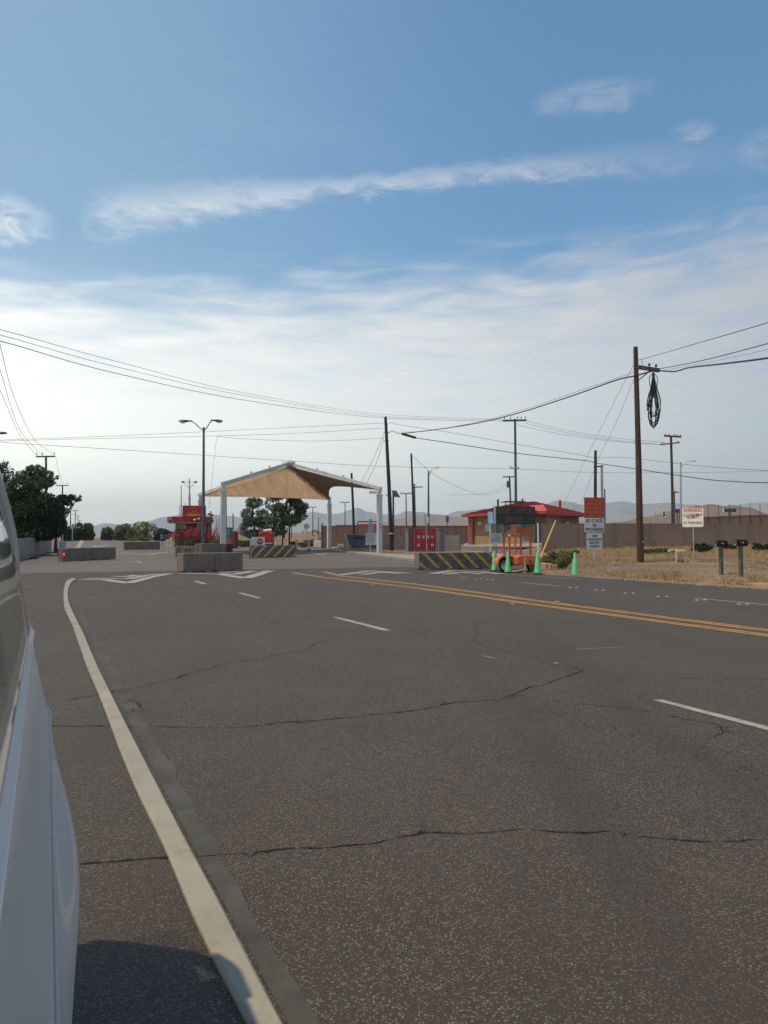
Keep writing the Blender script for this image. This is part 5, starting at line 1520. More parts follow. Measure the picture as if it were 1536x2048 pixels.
# flood light on right column
y = 61.8; p = P(746, 984.5, y); 
MB().box(-.30, .30, -.12, .12, -.11, .11).build('lamp_box', cream, r, loc=p - O); MB().tube([p - O + Vector((.3, 0, .02)), tops['R'] + Vector((0, -.02, -.55))], .03, 6).build('lamp_arm', beam_m, r)
p = at(625 - 0, 70)
# thin dark red pole behind the front left column
p = at(453, 60); o = MB().tube([(0, 0, 0), (-.05, 0, zpx(988, 60))], .055, 8).build('thin_red_pole', redp, loc=p); tag(o, 'thin dark red pole just behind the canopy left front column', 'pole')

# ------------------------------------------------------------------ gate booth and planter
y = 63.5; b = at(385, y); k = y / F_PX; gz = b.z; Zb = lambda py: zpx(py, y) - gz; X_ = lambda px: (px - 385) * k
r = thing('gate_booth', 'red gate booth with a square name sign on its roof', 'gatehouse', b, R_(13))
wl = MB().box(X_(352), X_(422), .2, 3.6, -.1, Zb(1046)); wl.build('wall', mat('maroon_panel', (.20, .035, .035), .7, .12), r)
MB().box(X_(345), X_(425), -.4, 4.0, Zb(1046), Zb(1033.5)).build('roof', redp, r, bevel=.03)
MB().box(X_(345), X_(425), -.42, -.38, Zb(1046.5), Zb(1045.5)).build('gutter', steel, r)
sgn = MB().box(X_(365.5), X_(411), -.48, -.30, Zb(1034), Zb(1011.5)).build('name_sign', redp, r, bevel=.01)
text('NEBO', 5.2 * k, mat('yellow_letters', (.72, .36, .06), .5, .1), sgn, X_(388), -.485, Zb(1030.2), width=28 * k, bold=.015)
MB().box(X_(371), X_(408), -.492, -.482, Zb(1026.4), Zb(1025.9)).build('rule_line', signtxt_o, sgn)
em = MB(); em.tube([(X_(389) + .2 * math.cos(a), -.485, Zb(1020) + .2 * math.sin(a)) for a in frange(0, 6.283, 20)], .02, 5); em.build('emblem', signtxt_o, sgn)
for x0, x1, t_, b_ in ((358, 369, 1047.5, 1058), (395, 409, 1047.5, 1066)):
    wn = MB().box(X_(x0), X_(x1), .14, .197, Zb(b_), Zb(t_)).build('window', darkglass, r)
    MB().box(X_(x0) - .06, X_(x0), .12, .2, Zb(b_), Zb(t_)).box(X_(x1), X_(x1) + .06, .12, .2, Zb(b_), Zb(t_)).build('frame', steel, wn)
for px in (353, 421): MB().tube([(X_(px), -.3, 0), (X_(px), -.3, Zb(1046))], .07, 8).build('column', steel, r)
for px, py in ((389.5, 1040), (397, 1038), (342.5, 1042), (350, 1042.5)):
    MB().ball((X_(px), -.5, Zb(py)), .12, .14, .08, 10, 6).build('security_lamp', signw if px > 380 else steel_d, r)
MB().tube([(X_(342), -.5, Zb(1043)), (X_(350), -.5, Zb(1044))], .025, 6).build('lamp_bracket', steel, r)
MB().tube([(X_(370), 1, Zb(1034)), (X_(370), 1, Zb(1003))], .02, 5).build('antenna', steel, r)
MB().box(X_(345) - .35, X_(345) - .003, -.4, 3.9, Zb(1045.5), Zb(1034)).build('side_fascia', mat('faded_red', (.62, .22, .14), .6, .1), r)  # left end piece in a paler, more orange red
# camera mast right of the booth
b = at(421.5, 62.5); r = thing('camera_mast', 'thin mast crowded with cameras at the booth right side', 'mast', b); L_ = lambda px, py: P(px, py, 62.5) - b
MB().tube([(0, 0, 0), L_(421.5, 1022)], .05, 8).build('pole', steel_d, r)
for px, py in ((424.5, 1030), (425, 1041), (418.5, 1042), (418, 1028)):
    MB().tube([L_(421.5, py + 1), L_(px, py)], .03, 5).ball(L_(px, py), .12, .1, .09, 8, 6).build('camera', steel_d, r)
# planter
y = 57; b = at(378, y); k = y / F_PX; gz = b.z
r = thing('stone_planter', 'low rough stone planter before the red booth', 'planter', b)
stone_m = mat('rough_stone', (.25, .20, .16), .95, .35, 5, 1.0, 8)
mb = MB(); rnd = random.Random(4)
Ht = zpx(1091.5, y) - gz
for row in range(3):
    x = -27 * k
    while x < 34 * k:
        w_ = rnd.uniform(.22, .42); h_ = Ht / 3; yy = rnd.uniform(-.03, .05)
        mb.box(x + .006, x + w_ - .006, yy, .5, row * h_ + .004, (row + 1) * h_ - .004); x += w_
mb.build('wall', stone_m, r, bevel=.02)
MB().box(-27 * k, 34 * k, .51, 2.5, 0, Ht - .05).build('soil', dirt, r)
for px, py, rx_, rz_, lm, lab, sd_, n_, sz in ((372, 1083, 17, 8, leaf_mid, 'dark green grassy shrub left in the stone planter', 61, 2600, .05), (402, 1082, 16, 8, leaf_dark, 'dark grassy shrub right in the stone planter, behind the lamp', 62, 2400, .05), (434, 1085, 18, 8, leaf_mid, 'grey green shrub behind the tan barrier under the canopy', 66, 2200, .05)):
    bb = at(px, 58.2); rr_ = thing('planter_shrub', lab, 'shrub', bb + Vector((0, 0, Ht - .1)), 0, 'shrubs in the planter'); kk = 58.2 / F_PX
    m2 = MB(); leaves(m2, [(0, 0, rz_ * kk * .8, rx_ * kk, .7, rz_ * kk)], n_, sz, .2, sd_); m2.build('foliage', lm, rr_, fix=False)
    st_ = MB(); 
    for i in range(40):
        a = rnd.uniform(-1, 1) * rx_ * kk; st_.tube([(a * .6, 0, 0), (a, rnd.uniform(-.3, .3), rz_ * kk * rnd.uniform(1.3, 2.0))], [.012, .004], 4)
    st_.build('stems', bark, rr_)
# red flowering wands (ocotillo like)
for px, w_px, hpx, lab, sd_, n_ in ((385, 20, 42, 'red flowering shrub with upright wands in front of the booth', 71, 46), (424, 12, 44, 'smaller red flowering wands right of the booth', 72, 22), (352, 6, 40, 'sparse pinkish wands at the booth left corner', 73, 12)):
    bb = at(px, 60.5) + Vector((0, 0, Ht - .2)); kk = 60.5 / F_PX; rr_ = thing('flowering_shrub', lab, 'shrub', bb, 0, 'red flowering shrubs at the booth'); rnd = random.Random(sd_)
    st_ = MB(); fl = MB()
    for i in range(n_):
        a = rnd.uniform(-1, 1); hh = hpx * kk * rnd.uniform(.55, 1.0); tip = Vector((a * w_px * kk, rnd.uniform(-.5, .5), hh)); mid = tip * .5 + Vector((rnd.uniform(-.1, .1), 0, .1))
        st_.tube([(a * .1, 0, 0), mid, tip], [.02, .014, .006], 4)
        for j in range(34):
            t = rnd.uniform(.35, 1.0); c = Vector((a * .1, 0, 0)).lerp(mid, t * 2) if t < .5 else mid.lerp(tip, t * 2 - 1)
            c = c + Vector((rnd.gauss(0, .05), rnd.gauss(0, .05), rnd.gauss(0, .05))); s_ = rnd.uniform(.02, .05)
            nv = Vector((rnd.gauss(0, 1), rnd.gauss(0, 1), rnd.gauss(0, 1))).normalized(); u = nv.orthogonal() * s_; v = nv.cross(u)
            fl.quad(c + u, c + v * .5, c - u, c - v * .5)
    st_.build('stems', mat('pink_stem', (.28, .12, .10), .8, .2), rr_); fl.build('flowers', leaf_red, rr_, fix=False)
# bare branches right of the column
bb = at(436, 66); rr_ = thing('bare_shrub', 'bare pale branches beside the canopy left front column', 'shrub', bb); rnd = random.Random(8); st_ = MB()
for i in range(26):
    a = rnd.uniform(-.3, 1) ; st_.tube([(0, 0, 0), (a * .3, 0, 1.3), (a * rnd.uniform(.6, 1.1), rnd.uniform(-.3, .3), rnd.uniform(1.8, 3.6))], [.02, .013, .005], 4)
st_.build('branches', mat('pale_twig', (.26, .19, .15), .9, .2), rr_)

# kiosk screen on the front left column, bin
b = at(457.5, 58); k = 58 / F_PX; gz = b.z; r = thing('kiosk', 'small kiosk with a teal window beside the canopy left front column', 'kiosk', b); Zk = lambda py: zpx(py, 58) - gz
MB().box(-5 * k, 5 * k, 0, .5, Zk(1088) , Zk(1055)).build('body', mat('dusty_red', (.30, .12, .12), .7, .12), r); wn = MB().box(-5.2 * k, 5 * k, -.03, -.003, Zk(1072), Zk(1055)).build('window_frame', black_m, r)
MB().box(-4.2 * k, 3.8 * k, -.04, -.032, Zk(1071), Zk(1057)).build('pane', mat('teal_glass', (.06, .20, .19), .15, .1), wn)
MB().box(-5.5 * k, 5.5 * k, -.05, .55, 0, Zk(1088) - .003).build('bin', black_m, r)

# STOP box
b = at(517, 62); k = 62 / F_PX; gz = b.z; Zk = lambda py: zpx(py, 62) - gz
r = thing('stop_box', 'white box bearing a red stop octagon behind the striped barrier', 'box', b, R_(26))
MB().box(-7.5 * k, 13.5 * k, 0, 1.0, 0, Zk(1074)).build('body', whitep, r, bevel=.03); MB().box(-12 * k, -7.5 * k - .003, .05, .8, 0, Zk(1077.5)).build('side_box', whitep, r, bevel=.02)
oc = MB().prism([(x + 3.2 * k, z + Zk(1083)) for x, z in octagon(6.6 * k)], -.02, -.004).build('stop_plate', mat('stop_red', (.50, .02, .025), .5, .08), r)
text('STOP', 5.4 * k, signw, oc, 3.2 * k, -.026, Zk(1083), width=8.6 * k, bold=.006)
# red cabinets
b = at(531, 82); k = 82 / F_PX; gz = b.z; Zk = lambda py: zpx(py, 82) - gz
r = thing('red_cabinet', 'large red cabinet behind the white stop box', 'cabinet', b)
MB().box(-14 * k, 14 * k, 0, 1.5, .35, Zk(1063)).build('body', redp, r, bevel=.04); MB().box(-13 * k, 13.5 * k, .1, 1.4, 0, .34).build('skirt', steel_d, r); MB().tube([(-6 * k, .7, Zk(1062)), (10 * k, .7, Zk(1060))], .16, 8).build('white_roll', signw, r)
MB().box(-13.8 * k, 13.8 * k, -.02, -.003, .42, .50).box(-11 * k, -9.5 * k, -.02, -.003, Zk(1067), Zk(1065)).box(10 * k, 11.5 * k, -.02, -.003, Zk(1067), Zk(1065)).build('trim', signw, r)
b = at(464.5, 80); k = 80 / F_PX; gz = b.z
r = thing('red_cabinet', 'dark red rounded cabinet left of the clipped hedge', 'cabinet', b)
MB().box(-10 * k, 8 * k, 0, 1.2, 0, zpx(1062, 80) - gz).build('body', mat('maroon_panel', (.2, .03, .03)), r, bevel=.12); MB().box(-9 * k, 4 * k, .1, 1.1, zpx(1062, 80) - gz + .003, zpx(1060, 80) - gz).build('lid', signw, r)
# bollards
bol = None
for px, py, lab in ((593, 1096, 'tan bollard third from the left, beside the striped barrier'), (618, 1098, 'tan bollard farthest right, in front of dry brush'), (569, 1090, 'tan bollard second from the left'), (552, 1090, 'tan bollard farthest left, near the red cabinet')):
    p = at(px, 72 if py > 1095 else 80)
    if bol is None:
        bol = thing('bollard', lab, 'bollard', p, 0, 'tan bollards beyond the canopy')
        MB().tube([(0, 0, 0), (0, 0, 1.0)], .09, 10).build('post', cream, bol); MB().tube([(0, 0, 1.0), (0, 0, 1.05)], .12, 10).build('cap', cream, bol); MB().box(-.17, .17, -.17, .17, 0, .12).build('base', concrete, bol)
    else: dup(bol, p, 0, lab)
# small white wall pieces, far car
b = at(636, 84); o = MB().box(-.45, .5, -.1, .1, 0, .75).build('white_block', whitep, loc=b, bevel=.03); tag(o, 'low white concrete block at the left end of the brown gate panel', 'block')
b = at(638, 92); k = 92 / F_PX; r = thing('utility_box', 'cream utility box standing behind the low white block', 'utility box', b)
MB().box(-4 * k, 4 * k, 0, .8, 0, zpx(1066, 92) - b.z).build('body', cream, r, bevel=.02); MB().box(-4.4 * k, 4.4 * k, -.1, .9, zpx(1066, 92) - b.z + .002, zpx(1065, 92) - b.z + .02).build('lid', concrete, r)
b = at(644.5, 79); o = MB().tube([(0, 0, -.1), (0, 0, zpx(1046, 79) - b.z)], .07, 8).build('gate_post', steel_d, loc=b); tag(o, 'dark gate post at the left edge of the brown gate panel', 'post')
b = at(613, 150); r = thing('round_sign', 'pale back of a round sign beyond the dry brush', 'sign', b); z_ = zpx(1053, 150) - b.z
MB().tube([(0, 0, 0), (0, 0, z_)], .06, 6).build('post', steel, r); MB().prism([(.55 * math.cos(a), z_ + .55 * math.sin(a)) for a in frange(0, 6.283, 16)[:-1]], -.03, 0).build('panel', mat('dusty_pink', (.32, .22, .19), .7, .1), r)


def far_car(label, px, y, m, ang):
    b = at(px, y); r = thing('parked_car', label, 'car', b, ang, 'far parked cars')
    MB().prism([(-2.1, .35), (2.1, .35), (2.15, .75), (1.9, .95), (1.1, 1.0), (.6, 1.42), (-1.2, 1.45), (-1.8, 1.0), (-2.15, .9)], -.85, .85).build('body', m, r, bevel=.08)
    MB().prism([(-1.55, 1.02), (1.0, 1.02), (.58, 1.36), (-1.15, 1.38)], -.87, .87).build('window', darkglass, r)
    for x in (-1.3, 1.3):
        for y_ in (-.86, .70): 
            w_ = MB(); w_.tube([(x, y_, .33), (x, y_ + .16, .33)], .33, 16).build('wheel', black_m, r)
    return r


far_car('white car parked far off, left of the round sign back', 611, 400, whitep, 0); far_car('white vehicle half hidden behind the road crest', 292, 285, whitep, R_(10)); far_car('silver car far beyond the dry brush', 630, 380, steel, R_(30))
b = at(332, 100); k = 100 / F_PX; r = thing('banner_sign', 'small dark banner with a red and white end beyond the farthest barrier', 'sign', b)
MB().box(-9 * k, 4 * k, 0, .05, zpx(1079, 100) - b.z, zpx(1068.5, 100) - b.z).build('panel', mat('navy_panel', (.05, .06, .13), .6, .1), r); MB().box(-10 * k, -9 * k - .003, 0, .05, zpx(1079, 100) - b.z, zpx(1068.5, 100) - b.z).build('edge', signw, r)
MB().box(4 * k + .003, 8 * k, 0, .05, zpx(1077, 100) - b.z, zpx(1068.5, 100) - b.z).build('red_end', redp, r); MB().tube([(-7 * k, .1, 0), (-7 * k, .1, 1.4)], .04, 6).tube([(5 * k, .1, 0), (5 * k, .1, 1.4)], .04, 6).build('legs', steel_d, r)
b = at(340, 62); r = thing('traffic_gate', 'tan swing gate frame left of the planter', 'gate', b); k = 62 / F_PX
for dx in (-3, 4): MB().tube([(dx * k, 0, 0), (dx * k, 0, 1.25)], .045, 6).build('post', cream, r)
MB().tube([(-8 * k, 0, 1.15), (8 * k, 0, 1.2)], .04, 6).tube([(-8 * k, 0, .7), (8 * k, 0, .75)], .04, 6).build('bar', cream, r)

# monument wall
b = at(722, 69); k = 69 / F_PX; gz = b.z; Zk = lambda py: zpx(py, 69) - gz
r = thing('monument_sign', 'low stone monument wall holding a dark tapered panel, behind the tan curb', 'monument', b, R_(22)); xx = lambda px: (px - 722) * k
MB().prism([(xx(694), .1), (xx(784), .1), (xx(784), Zk(1090)), (xx(760), Zk(1070)), (xx(687), Zk(1068)), (xx(690), .1)], .0, .5).build('stone_wall', block_t, r)
MB().prism([(xx(687), Zk(1068)), (xx(690), Zk(1068)), (xx(696), .1), (xx(693), .1)], -.12, -.003).build('edge_stones', mat('pale_stone', (.50, .42, .32), .9, .2, 4), r)
MB().prism([(xx(704), Zk(1097)), (xx(757), Zk(1097)), (xx(758), Zk(1070)), (xx(691), Zk(1070))], -.06, -.003).build('dark_panel', mat('charcoal_panel', (.075, .085, .10), .7, .12), r)
MB().box(xx(707), xx(726), -.07, -.062, Zk(1078.5), Zk(1074)).build('raised_title', inkb, r)
MB().box(xx(690), xx(760), -.5, -.13, 0, .32).build('plinth', block_t, r)
# pipe frame and banner
b = at(735, 74); k = 74 / F_PX; gz = b.z; Zk = lambda py: zpx(py, 74) - gz; xx = lambda px: (px - 735) * k
r = thing('pipe_frame', 'dark blue pipe frame carrying a red orange banner behind the monument', 'frame', b)
MB().tube([(xx(714.5), 0, 0), (xx(714.5), 0, Zk(1045.5)), (xx(716), 0, Zk(1043.3)), (xx(756), 0, Zk(1043.3)), (xx(757), 0, Zk(1046)), (xx(757), 0, 0)], .07, 8).build('pipe', steel_d, r)
MB().box(xx(717), xx(755.5), -.03, .0, Zk(1055.5), Zk(1048)).build('banner', mat('banner_red', (.50, .05, .02), .6, .12), r); MB().box(xx(722), xx(749), -.036, -.031, Zk(1052.5), Zk(1051)).build('faded_line', signtxt_o, r)
# stacked notice sign on the island
b = at(740.5, 60, .14); k = 60 / F_PX; gz = b.z; Zk = lambda py: zpx(py, 60) - gz; xx = lambda px: (px - 740.5) * k
r = thing('notice_sign', 'tall stacked grey notice sign at the tan curb in front of the monument', 'sign', b, R_(10))
post(r, 0, 0, 0, Zk(1040), .03, signw)
greyp = mat('grey_sign', (.42, .43, .45), .6, .08, 6)
big = MB().prism([(xx(730.5), Zk(1090)), (xx(753), Zk(1090)), (xx(753.5), Zk(1066)), (xx(731.5), Zk(1066))], -.05, -.036).build('large_panel', greyp, r)
sm2 = mat('purple_grey_sign', (.28, .25, .29), .6, .1, 6)
MB().prism([(xx(735), Zk(1065.5)), (xx(748), Zk(1065.5)), (xx(746), Zk(1048)), (xx(737), Zk(1048))], -.05, -.036).build('middle_panel', sm2, r)
MB().box(xx(738), xx(744.5), -.05, -.036, Zk(1047.7), Zk(1038)).build('top_panel', mat('mauve_sign', (.33, .24, .27), .6, .1, 6), r)
ln = MB()
for i, py in enumerate([1068.5, 1071, 1073.5, 1076, 1078.5, 1081, 1083.5, 1087.5]):
    wv = 8.5 if i % 3 else 7; ln.box(-wv * k, wv * k, -.056, -.051, Zk(py + .5), Zk(py - .35))
ln.build('text_lines', mat('grey_line', (.25, .26, .29), .6, .1), big)

# ------------------------------------------------------------------ house
y = 86.0; b = at(1010, y); k = y / F_PX; gz = b.z
hang = R_(-24)
r = thing('guard_building', 'tan brick guard building with low red metal roof, behind the orange trailer', 'building', b, 0)
def HP(px, py, yy): return P(px, py, yy) - b
# plan: front corner nearest at px 1060 ; left wall runs back-left, right wall runs back-right
C0 = Vector((HP(1066, 1080, 82).x, 82 - b.y)); CL = Vector((HP(945, 1080, 92).x, 92 - b.y)); CR = Vector((HP(1158, 1080, 91).x, 91 - b.y)); CB = CL + (CR - C0)
zt = zpx(1027, 88) - gz
def wallq(A_, B_, z0, z1, m, name, th=.25):
    d = (B_ - A_); L = d.length; ang = math.atan2(d.y, d.x)
    return MB().box(0, L, 0, th, z0, z1).build(name, m, r, loc=(A_.x, A_.y, 0), rot=ang)
wallq(CL, C0, -.3, 1.25, tan_w, 'wall_base', .30); wl = wallq(CL + Vector((.02, .03)), C0 + Vector((.02, .03)), 1.253, zt, tan_w, 'wall')
wr = wallq(C0, CR, -.3, zt, brown_w, 'wall')
wallq(CR, CB, -.3, zt, brown_w, 'wall'); wallq(CB, CL, -.3, zt, brown_w, 'wall')
# corner post
MB().box(-.28, .18, -.3, .18, -.2, zt + .1).build('corner_post', mat('salmon_post', (.50, .14, .085), .6, .1), r, loc=(CL.x - .25, CL.y - .2, 0))
dirL = (C0 - CL).normalized(); LL = (C0 - CL).length; angL = math.atan2(dirL.y, dirL.x)
def onL(px):      # distance along left wall for column px
    for i in range(200):
        t = i / 199; q = CL.lerp(C0, t)
        if (q.x + b.x) / (q.y + b.y) * F_PX + CX >= px: return t * LL
    return LL
def boxL(px0, px1, py0, py1, name, m, parent=r, out_=.03):
    x0, x1 = onL(px0), onL(px1); xm = CL + dirL * (x0 + x1) / 2; yy = xm.y + b.y
    return MB().box(x0, x1, -out_, -.003, zpx(py1, yy) - gz, zpx(py0, yy) - gz).build(name, m, parent, loc=(CL.x, CL.y, 0), rot=angL)
boxL(956.5, 961, 1044, 1050, 'notice', signw); boxL(973, 981, 1049, 1063, 'meter_box', mat('pale_green_box', (.42, .45, .38), .6, .08), out_=.2)
dr = boxL(996, 1010, 1045, 1085, 'door', teal, out_=.05); boxL(1040, 1058, 1045, 1080, 'door', teal, out_=.05)
boxL(984, 994, 1050, 1066, 'grey_panel', mat('grey_panel', (.22, .20, .19), .7, .1), out_=.12)
boxL(1014, 1020, 1046, 1060, 'window', darkglass)
dirR = (CR - C0).normalized(); angR = math.atan2(dirR.y, dirR.x); LR = (CR - C0).length
def onR(px):
    for i in range(300):
        t = i / 299; q = C0.lerp(CR, t)
        if (q.x + b.x) / (q.y + b.y) * F_PX + CX >= px: return t * LR
    return LR
def boxR(px0, px1, py0, py1, name, m, out_=.03):
    x0, x1 = onR(px0), onR(px1); xm = C0 + dirR * (x0 + x1) / 2; yy = xm.y + b.y
    return MB().box(x0, x1, -out_, -.003, zpx(py1, yy) - gz, zpx(py0, yy) - gz).build(name, m, r, loc=(C0.x, C0.y, 0), rot=angR)
boxR(1091, 1121, 1023.5, 1036, 'orange_board', mat('salmon_board', (.48, .12, .06), .6, .12)); boxR(1090, 1121.5, 1037, 1050, 'window', darkglass, .04); boxR(1132, 1137, 1043, 1049.5, 'notice', steel)
boxR(1068, 1080, 1045, 1080, 'shadow_door', steel_d)  # plain dark panel on the right wall
# hip roof
ov = 1.0; ze = zt
def outp(A_, u, v): return A_ + u.normalized() * ov + v.normalized() * ov
eL = CL + (CL - C0).normalized() * 1.3 + (C0 - CR).normalized() * 1.0
e0 = C0 + (C0 - CL).normalized() * 1.0 + (C0 - CR).normalized() * 1.2
eR = CR + (CR - C0).normalized() * 1.0 + (CR - CB).normalized() * 1.2
eB = CB + (CB - CR).normalized() * 1.0 + (CB - CL).normalized() * 1.2
rz = zpx(1003, 90) - gz
cen = (eL + e0 + eR + eB) / 4; ra = cen + (eL - e0).normalized() * 1.6; rb = cen + (e0 - eL).normalized() * 1.8
V3 = lambda p_, z: (p_.x, p_.y, z)
rf = MB(); rf.poly([V3(eL, ze), V3(e0, ze), V3(rb, rz), V3(ra, rz)]); rf.poly([V3(e0, ze), V3(eR, ze), V3(rb, rz)]); rf.poly([V3(eR, ze), V3(eB, ze), V3(ra, rz), V3(rb, rz)]); rf.poly([V3(eB, ze), V3(eL, ze), V3(ra, rz)])
roof = rf.build('roof', redroof, r)
fz0, fz1 = ze - .30, ze - .003
fas = MB()
for A_, B_ in ((eL, e0), (e0, eR), (eR, eB), (eB, eL)):
    fas.beam(V3(A_, (fz0 + fz1) / 2), V3(B_, (fz0 + fz1) / 2), .10, .29)
fas.build('fascia', redp, roof)
MB().poly([V3(eL, ze - .2), V3(e0, ze - .2), V3(eR, ze - .2), V3(eB, ze - .2)]).build('soffit', mat('salmon_soffit', (.30, .10, .08), .8, .1), roof, fix=False)
# standing seams
sm_ = MB()
for A_, B_, C_, D_ in ((eL, e0, rb, ra), (e0, eR, rb, rb)):
    n = 26
    for i in range(1, n):
        t = i / n; p0 = Vector(V3(A_.lerp(B_, t), ze)); 
        d1 = (B_ - A_).normalized(); inn = Vector((-d1.y, d1.x))
        # go up slope until hip or ridge
        L1 = (D_ - A_).dot(d1); L2 = (C_ - A_).dot(d1); Lt = (B_ - A_).length; s0 = t * Lt; hgt = (D_ - A_).dot(inn)
        f = min(1, s0 / max(L1, .01), (Lt - s0) / max(Lt - L2, .01)); q = A_.lerp(B_, t) + inn * hgt * f
        sm_.beam(p0 + Vector((0, 0, .02)), Vector((q.x, q.y, ze + (rz - ze) * f + .02)), .05, .05)
sm_.build('seams', redroof, roof)
# entrance gable at front corner
pa, pb_, pc = HP(1062, 1023, 80.5), HP(1093, 1022, 80.5), HP(1082, 1009, 82)
gb = MB(); g0 = HP(1052, 1022.5, 80.8); g1 = HP(1092, 1022.5, 80.8); g2 = HP(1084, 1010, 84); g3 = HP(1060, 1011, 84.5)
gb.poly([g0, g1, g2, g3]); gb.beam(g0 - Vector((0, 0, .1)), g1 - Vector((0, 0, .1)), .12, .28); gb.beam(g1, g2, .25, .12); gb.build('entrance_roof', mat('bright_red_roof', (.60, .07, .06), .4, .1), roof, fix=False)
for px, py, yy, hh, ww in ((996, 1008, 88, .55, .13), (1120, 1010, 88, .55, .16), (1045, 1003, 90, .35, .1)):
    q = HP(px, py, yy); MB().tube([q - Vector((0, 0, .3)), q + Vector((0, 0, hh))], ww, 8).build('vent_pipe', steel_d if px < 1100 else redp, roof)
mk = MB(); mk.slab([(p_.x, p_.y) for p_ in (at(925, 86), at(1075, 74), at(1110, 78), at(1110, 100), at(930, 100))], lambda x, y: gh(x, y) - .1, lambda x, y: gh(x, y) + .05)
struct(mk.build('building_pad', curb_m))

# ------------------------------------------------------------------ wires
def wire(label, pts, rad=.018, m=None, sag=0.0, group='overhead wires', cat='wire', n=24):
    """pts: list of Vectors; sag in metres inside each span"""
    out2 = []
    for a, b_ in zip(pts, pts[1:]):
        for i in range(n):
            t = i / n; q = a.lerp(b_, t); q.z -= sag * 4 * t * (1 - t); out2.append(q)
    out2.append(pts[-1]); o0 = pts[0]
    o = MB().tube([q - o0 for q in out2], rad, 5).build('overhead_wire', m or wire_m, loc=o0)
    return tag(o, label, cat, group)


def wpx(label, q, rad=.018, m=None, group='overhead wires'):
    """wire through image positions (px, py, depth): a smooth curve"""
    pts = [P(*t) for t in q]; out2 = []
    n = len(pts)
    for i in range(n - 1):
        p0, p1, p2, p3 = pts[max(i - 1, 0)], pts[i], pts[i + 1], pts[min(i + 2, n - 1)]
        for j in range(12):
            t = j / 12; out2.append(.5 * ((2 * p1) + (p2 - p0) * t + (2 * p0 - 5 * p1 + 4 * p2 - p3) * t * t + (3 * p1 - p0 - 3 * p2 + p3) * t ** 3))
    out2.append(pts[-1]); o0 = pts[0]
    return tag(MB().tube([q_ - o0 for q_ in out2], rad, 5).build('overhead_wire', m or wire_m, loc=o0), label, 'wire', group)


Y1, Y2 = y1, y2
wpx('upper wire leaving the big pole to the top right', [(1274, 721, Y1), (1300, 714, Y1 - 2), (1400, 685, Y1 - 10), (1536, 645, Y1 - 17), (1700, 590, Y1 - 22)], .014)
wpx('middle wire leaving the crossarm to the right edge', [(1317, 738, Y1), (1400, 722, Y1 - 8), (1536, 687, Y1 - 16), (1700, 640, Y1 - 21)], .017)
wpx('faint thin wire just above the thick right cable', [(1325, 741, Y1), (1420, 724, Y1 - 9), (1536, 699, Y1 - 16), (1700, 662, Y1 - 21)], .006)
wpx('thick black cable running right from the crossarm', [(1312, 741, Y1), (1345, 743, Y1 - 2), (1358, 741, Y1 - 3), (1380, 735, Y1 - 5), (1450, 727, Y1 - 11), (1536, 716, Y1 - 16), (1700, 690, Y1 - 21)], .034)
wpx('short looped jumper wire above the crossarm', [(1283, 718, Y1), (1285, 728, Y1), (1290, 735, Y1)], .012)
wpx('heavier cable sagging between the two wooden poles', [(806, 867, Y2), (880, 858, Y2 - 3), (960, 845, Y2 - 8), (1040, 825, Y2 - 13), (1140, 793, Y2 - 18), (1230, 761, Y1 + 3), (1268, 752, Y1), (1312, 740, Y1 - .2)], .040)
wpx('upper support wire between the two wooden poles', [(774, 864, Y2), (850, 862, Y2 - 2), (960, 843, Y2 - 8), (1060, 815, Y2 - 14), (1160, 781, Y2 - 20), (1240, 754, Y1 + 3), (1270, 744, Y1)], .014, wire_g)
wpx('black cable crossing the sky from the splice sleeve to the right edge', [(833, 876, Y2), (900, 886, Y2 - 2), (1030, 906, Y2 + 2), (1120, 916, 70), (1178, 922, 72), (1192, 926, 72), (1260, 936, 66), (1400, 957, 58), (1470, 963, 54), (1536, 965, 50), (1700, 960, 44)], .032)
wpx('thin wire from the middle pole top to the dark pole behind the orange sign', [(774, 851, Y2), (782, 845, Y2), (800, 850, Y2), (900, 865, Y2 + 1), (1030, 888, 70), (1150, 908, 72), (1190, 915, 72), (1260, 916, 68), (1400, 932, 60), (1536, 941, 52), (1700, 946, 46)], .015)
wpx('long thin wire crossing the whole picture low over the canopy', [(-60, 874, 60), (0, 884, 62), (200, 897, 66), (400, 910, 70), (580, 922, 72), (770, 933, 76), (1030, 938, 84), (1190, 945, 88), (1400, 945, 92), (1536, 942, 95), (1700, 938, 98)], .016)
for i, (ys_, lab) in enumerate((((659, 722, 788, 829, 836), 'top one of three long wires falling from the left edge'), ((670, 733, 793, 833, 838), 'middle one of three long wires falling from the left edge'), ((682, 746, 802, 836, 840), 'lowest one of three long wires falling from the left edge'))):
    wpx(lab, [(-120, ys_[0] - 20, 24 + i), (0, ys_[0], 28 + i), (230, ys_[1], 38 + i), (500, ys_[2], 56), (770, ys_[3], 82), (1006, ys_[4] + 2, 104)], .012 if i < 2 else .017)
for i, (q0, q1, lab) in enumerate((((1054, 842), (1326, 884), 'upper of three wires between steel pole and far crossarm pole'), ((1050, 846), (1330, 889), 'middle of three wires between steel pole and far crossarm pole'), ((1035, 850), (1325, 889), 'lowest of three wires between steel pole and far crossarm pole'))):
    a, c = P(q0[0], q0[1], 104), P(q1[0], q1[1], 95); wire(lab, [a, c], .022, wire_g, sag=.5)
wpx('upper of two faint wires reaching from the left edge to the middle pole', [(-40, 882, 58), (0, 880, 59), (200, 873, 62), (400, 864, 65), (560, 856, 67), (768, 846, Y2)], .013)
wpx('lower of two faint wires reaching from the left edge to the middle pole', [(-40, 883, 58), (0, 882, 59), (200, 877, 62), (432, 872, 65), (600, 866, 67), (768, 856, Y2)], .013)
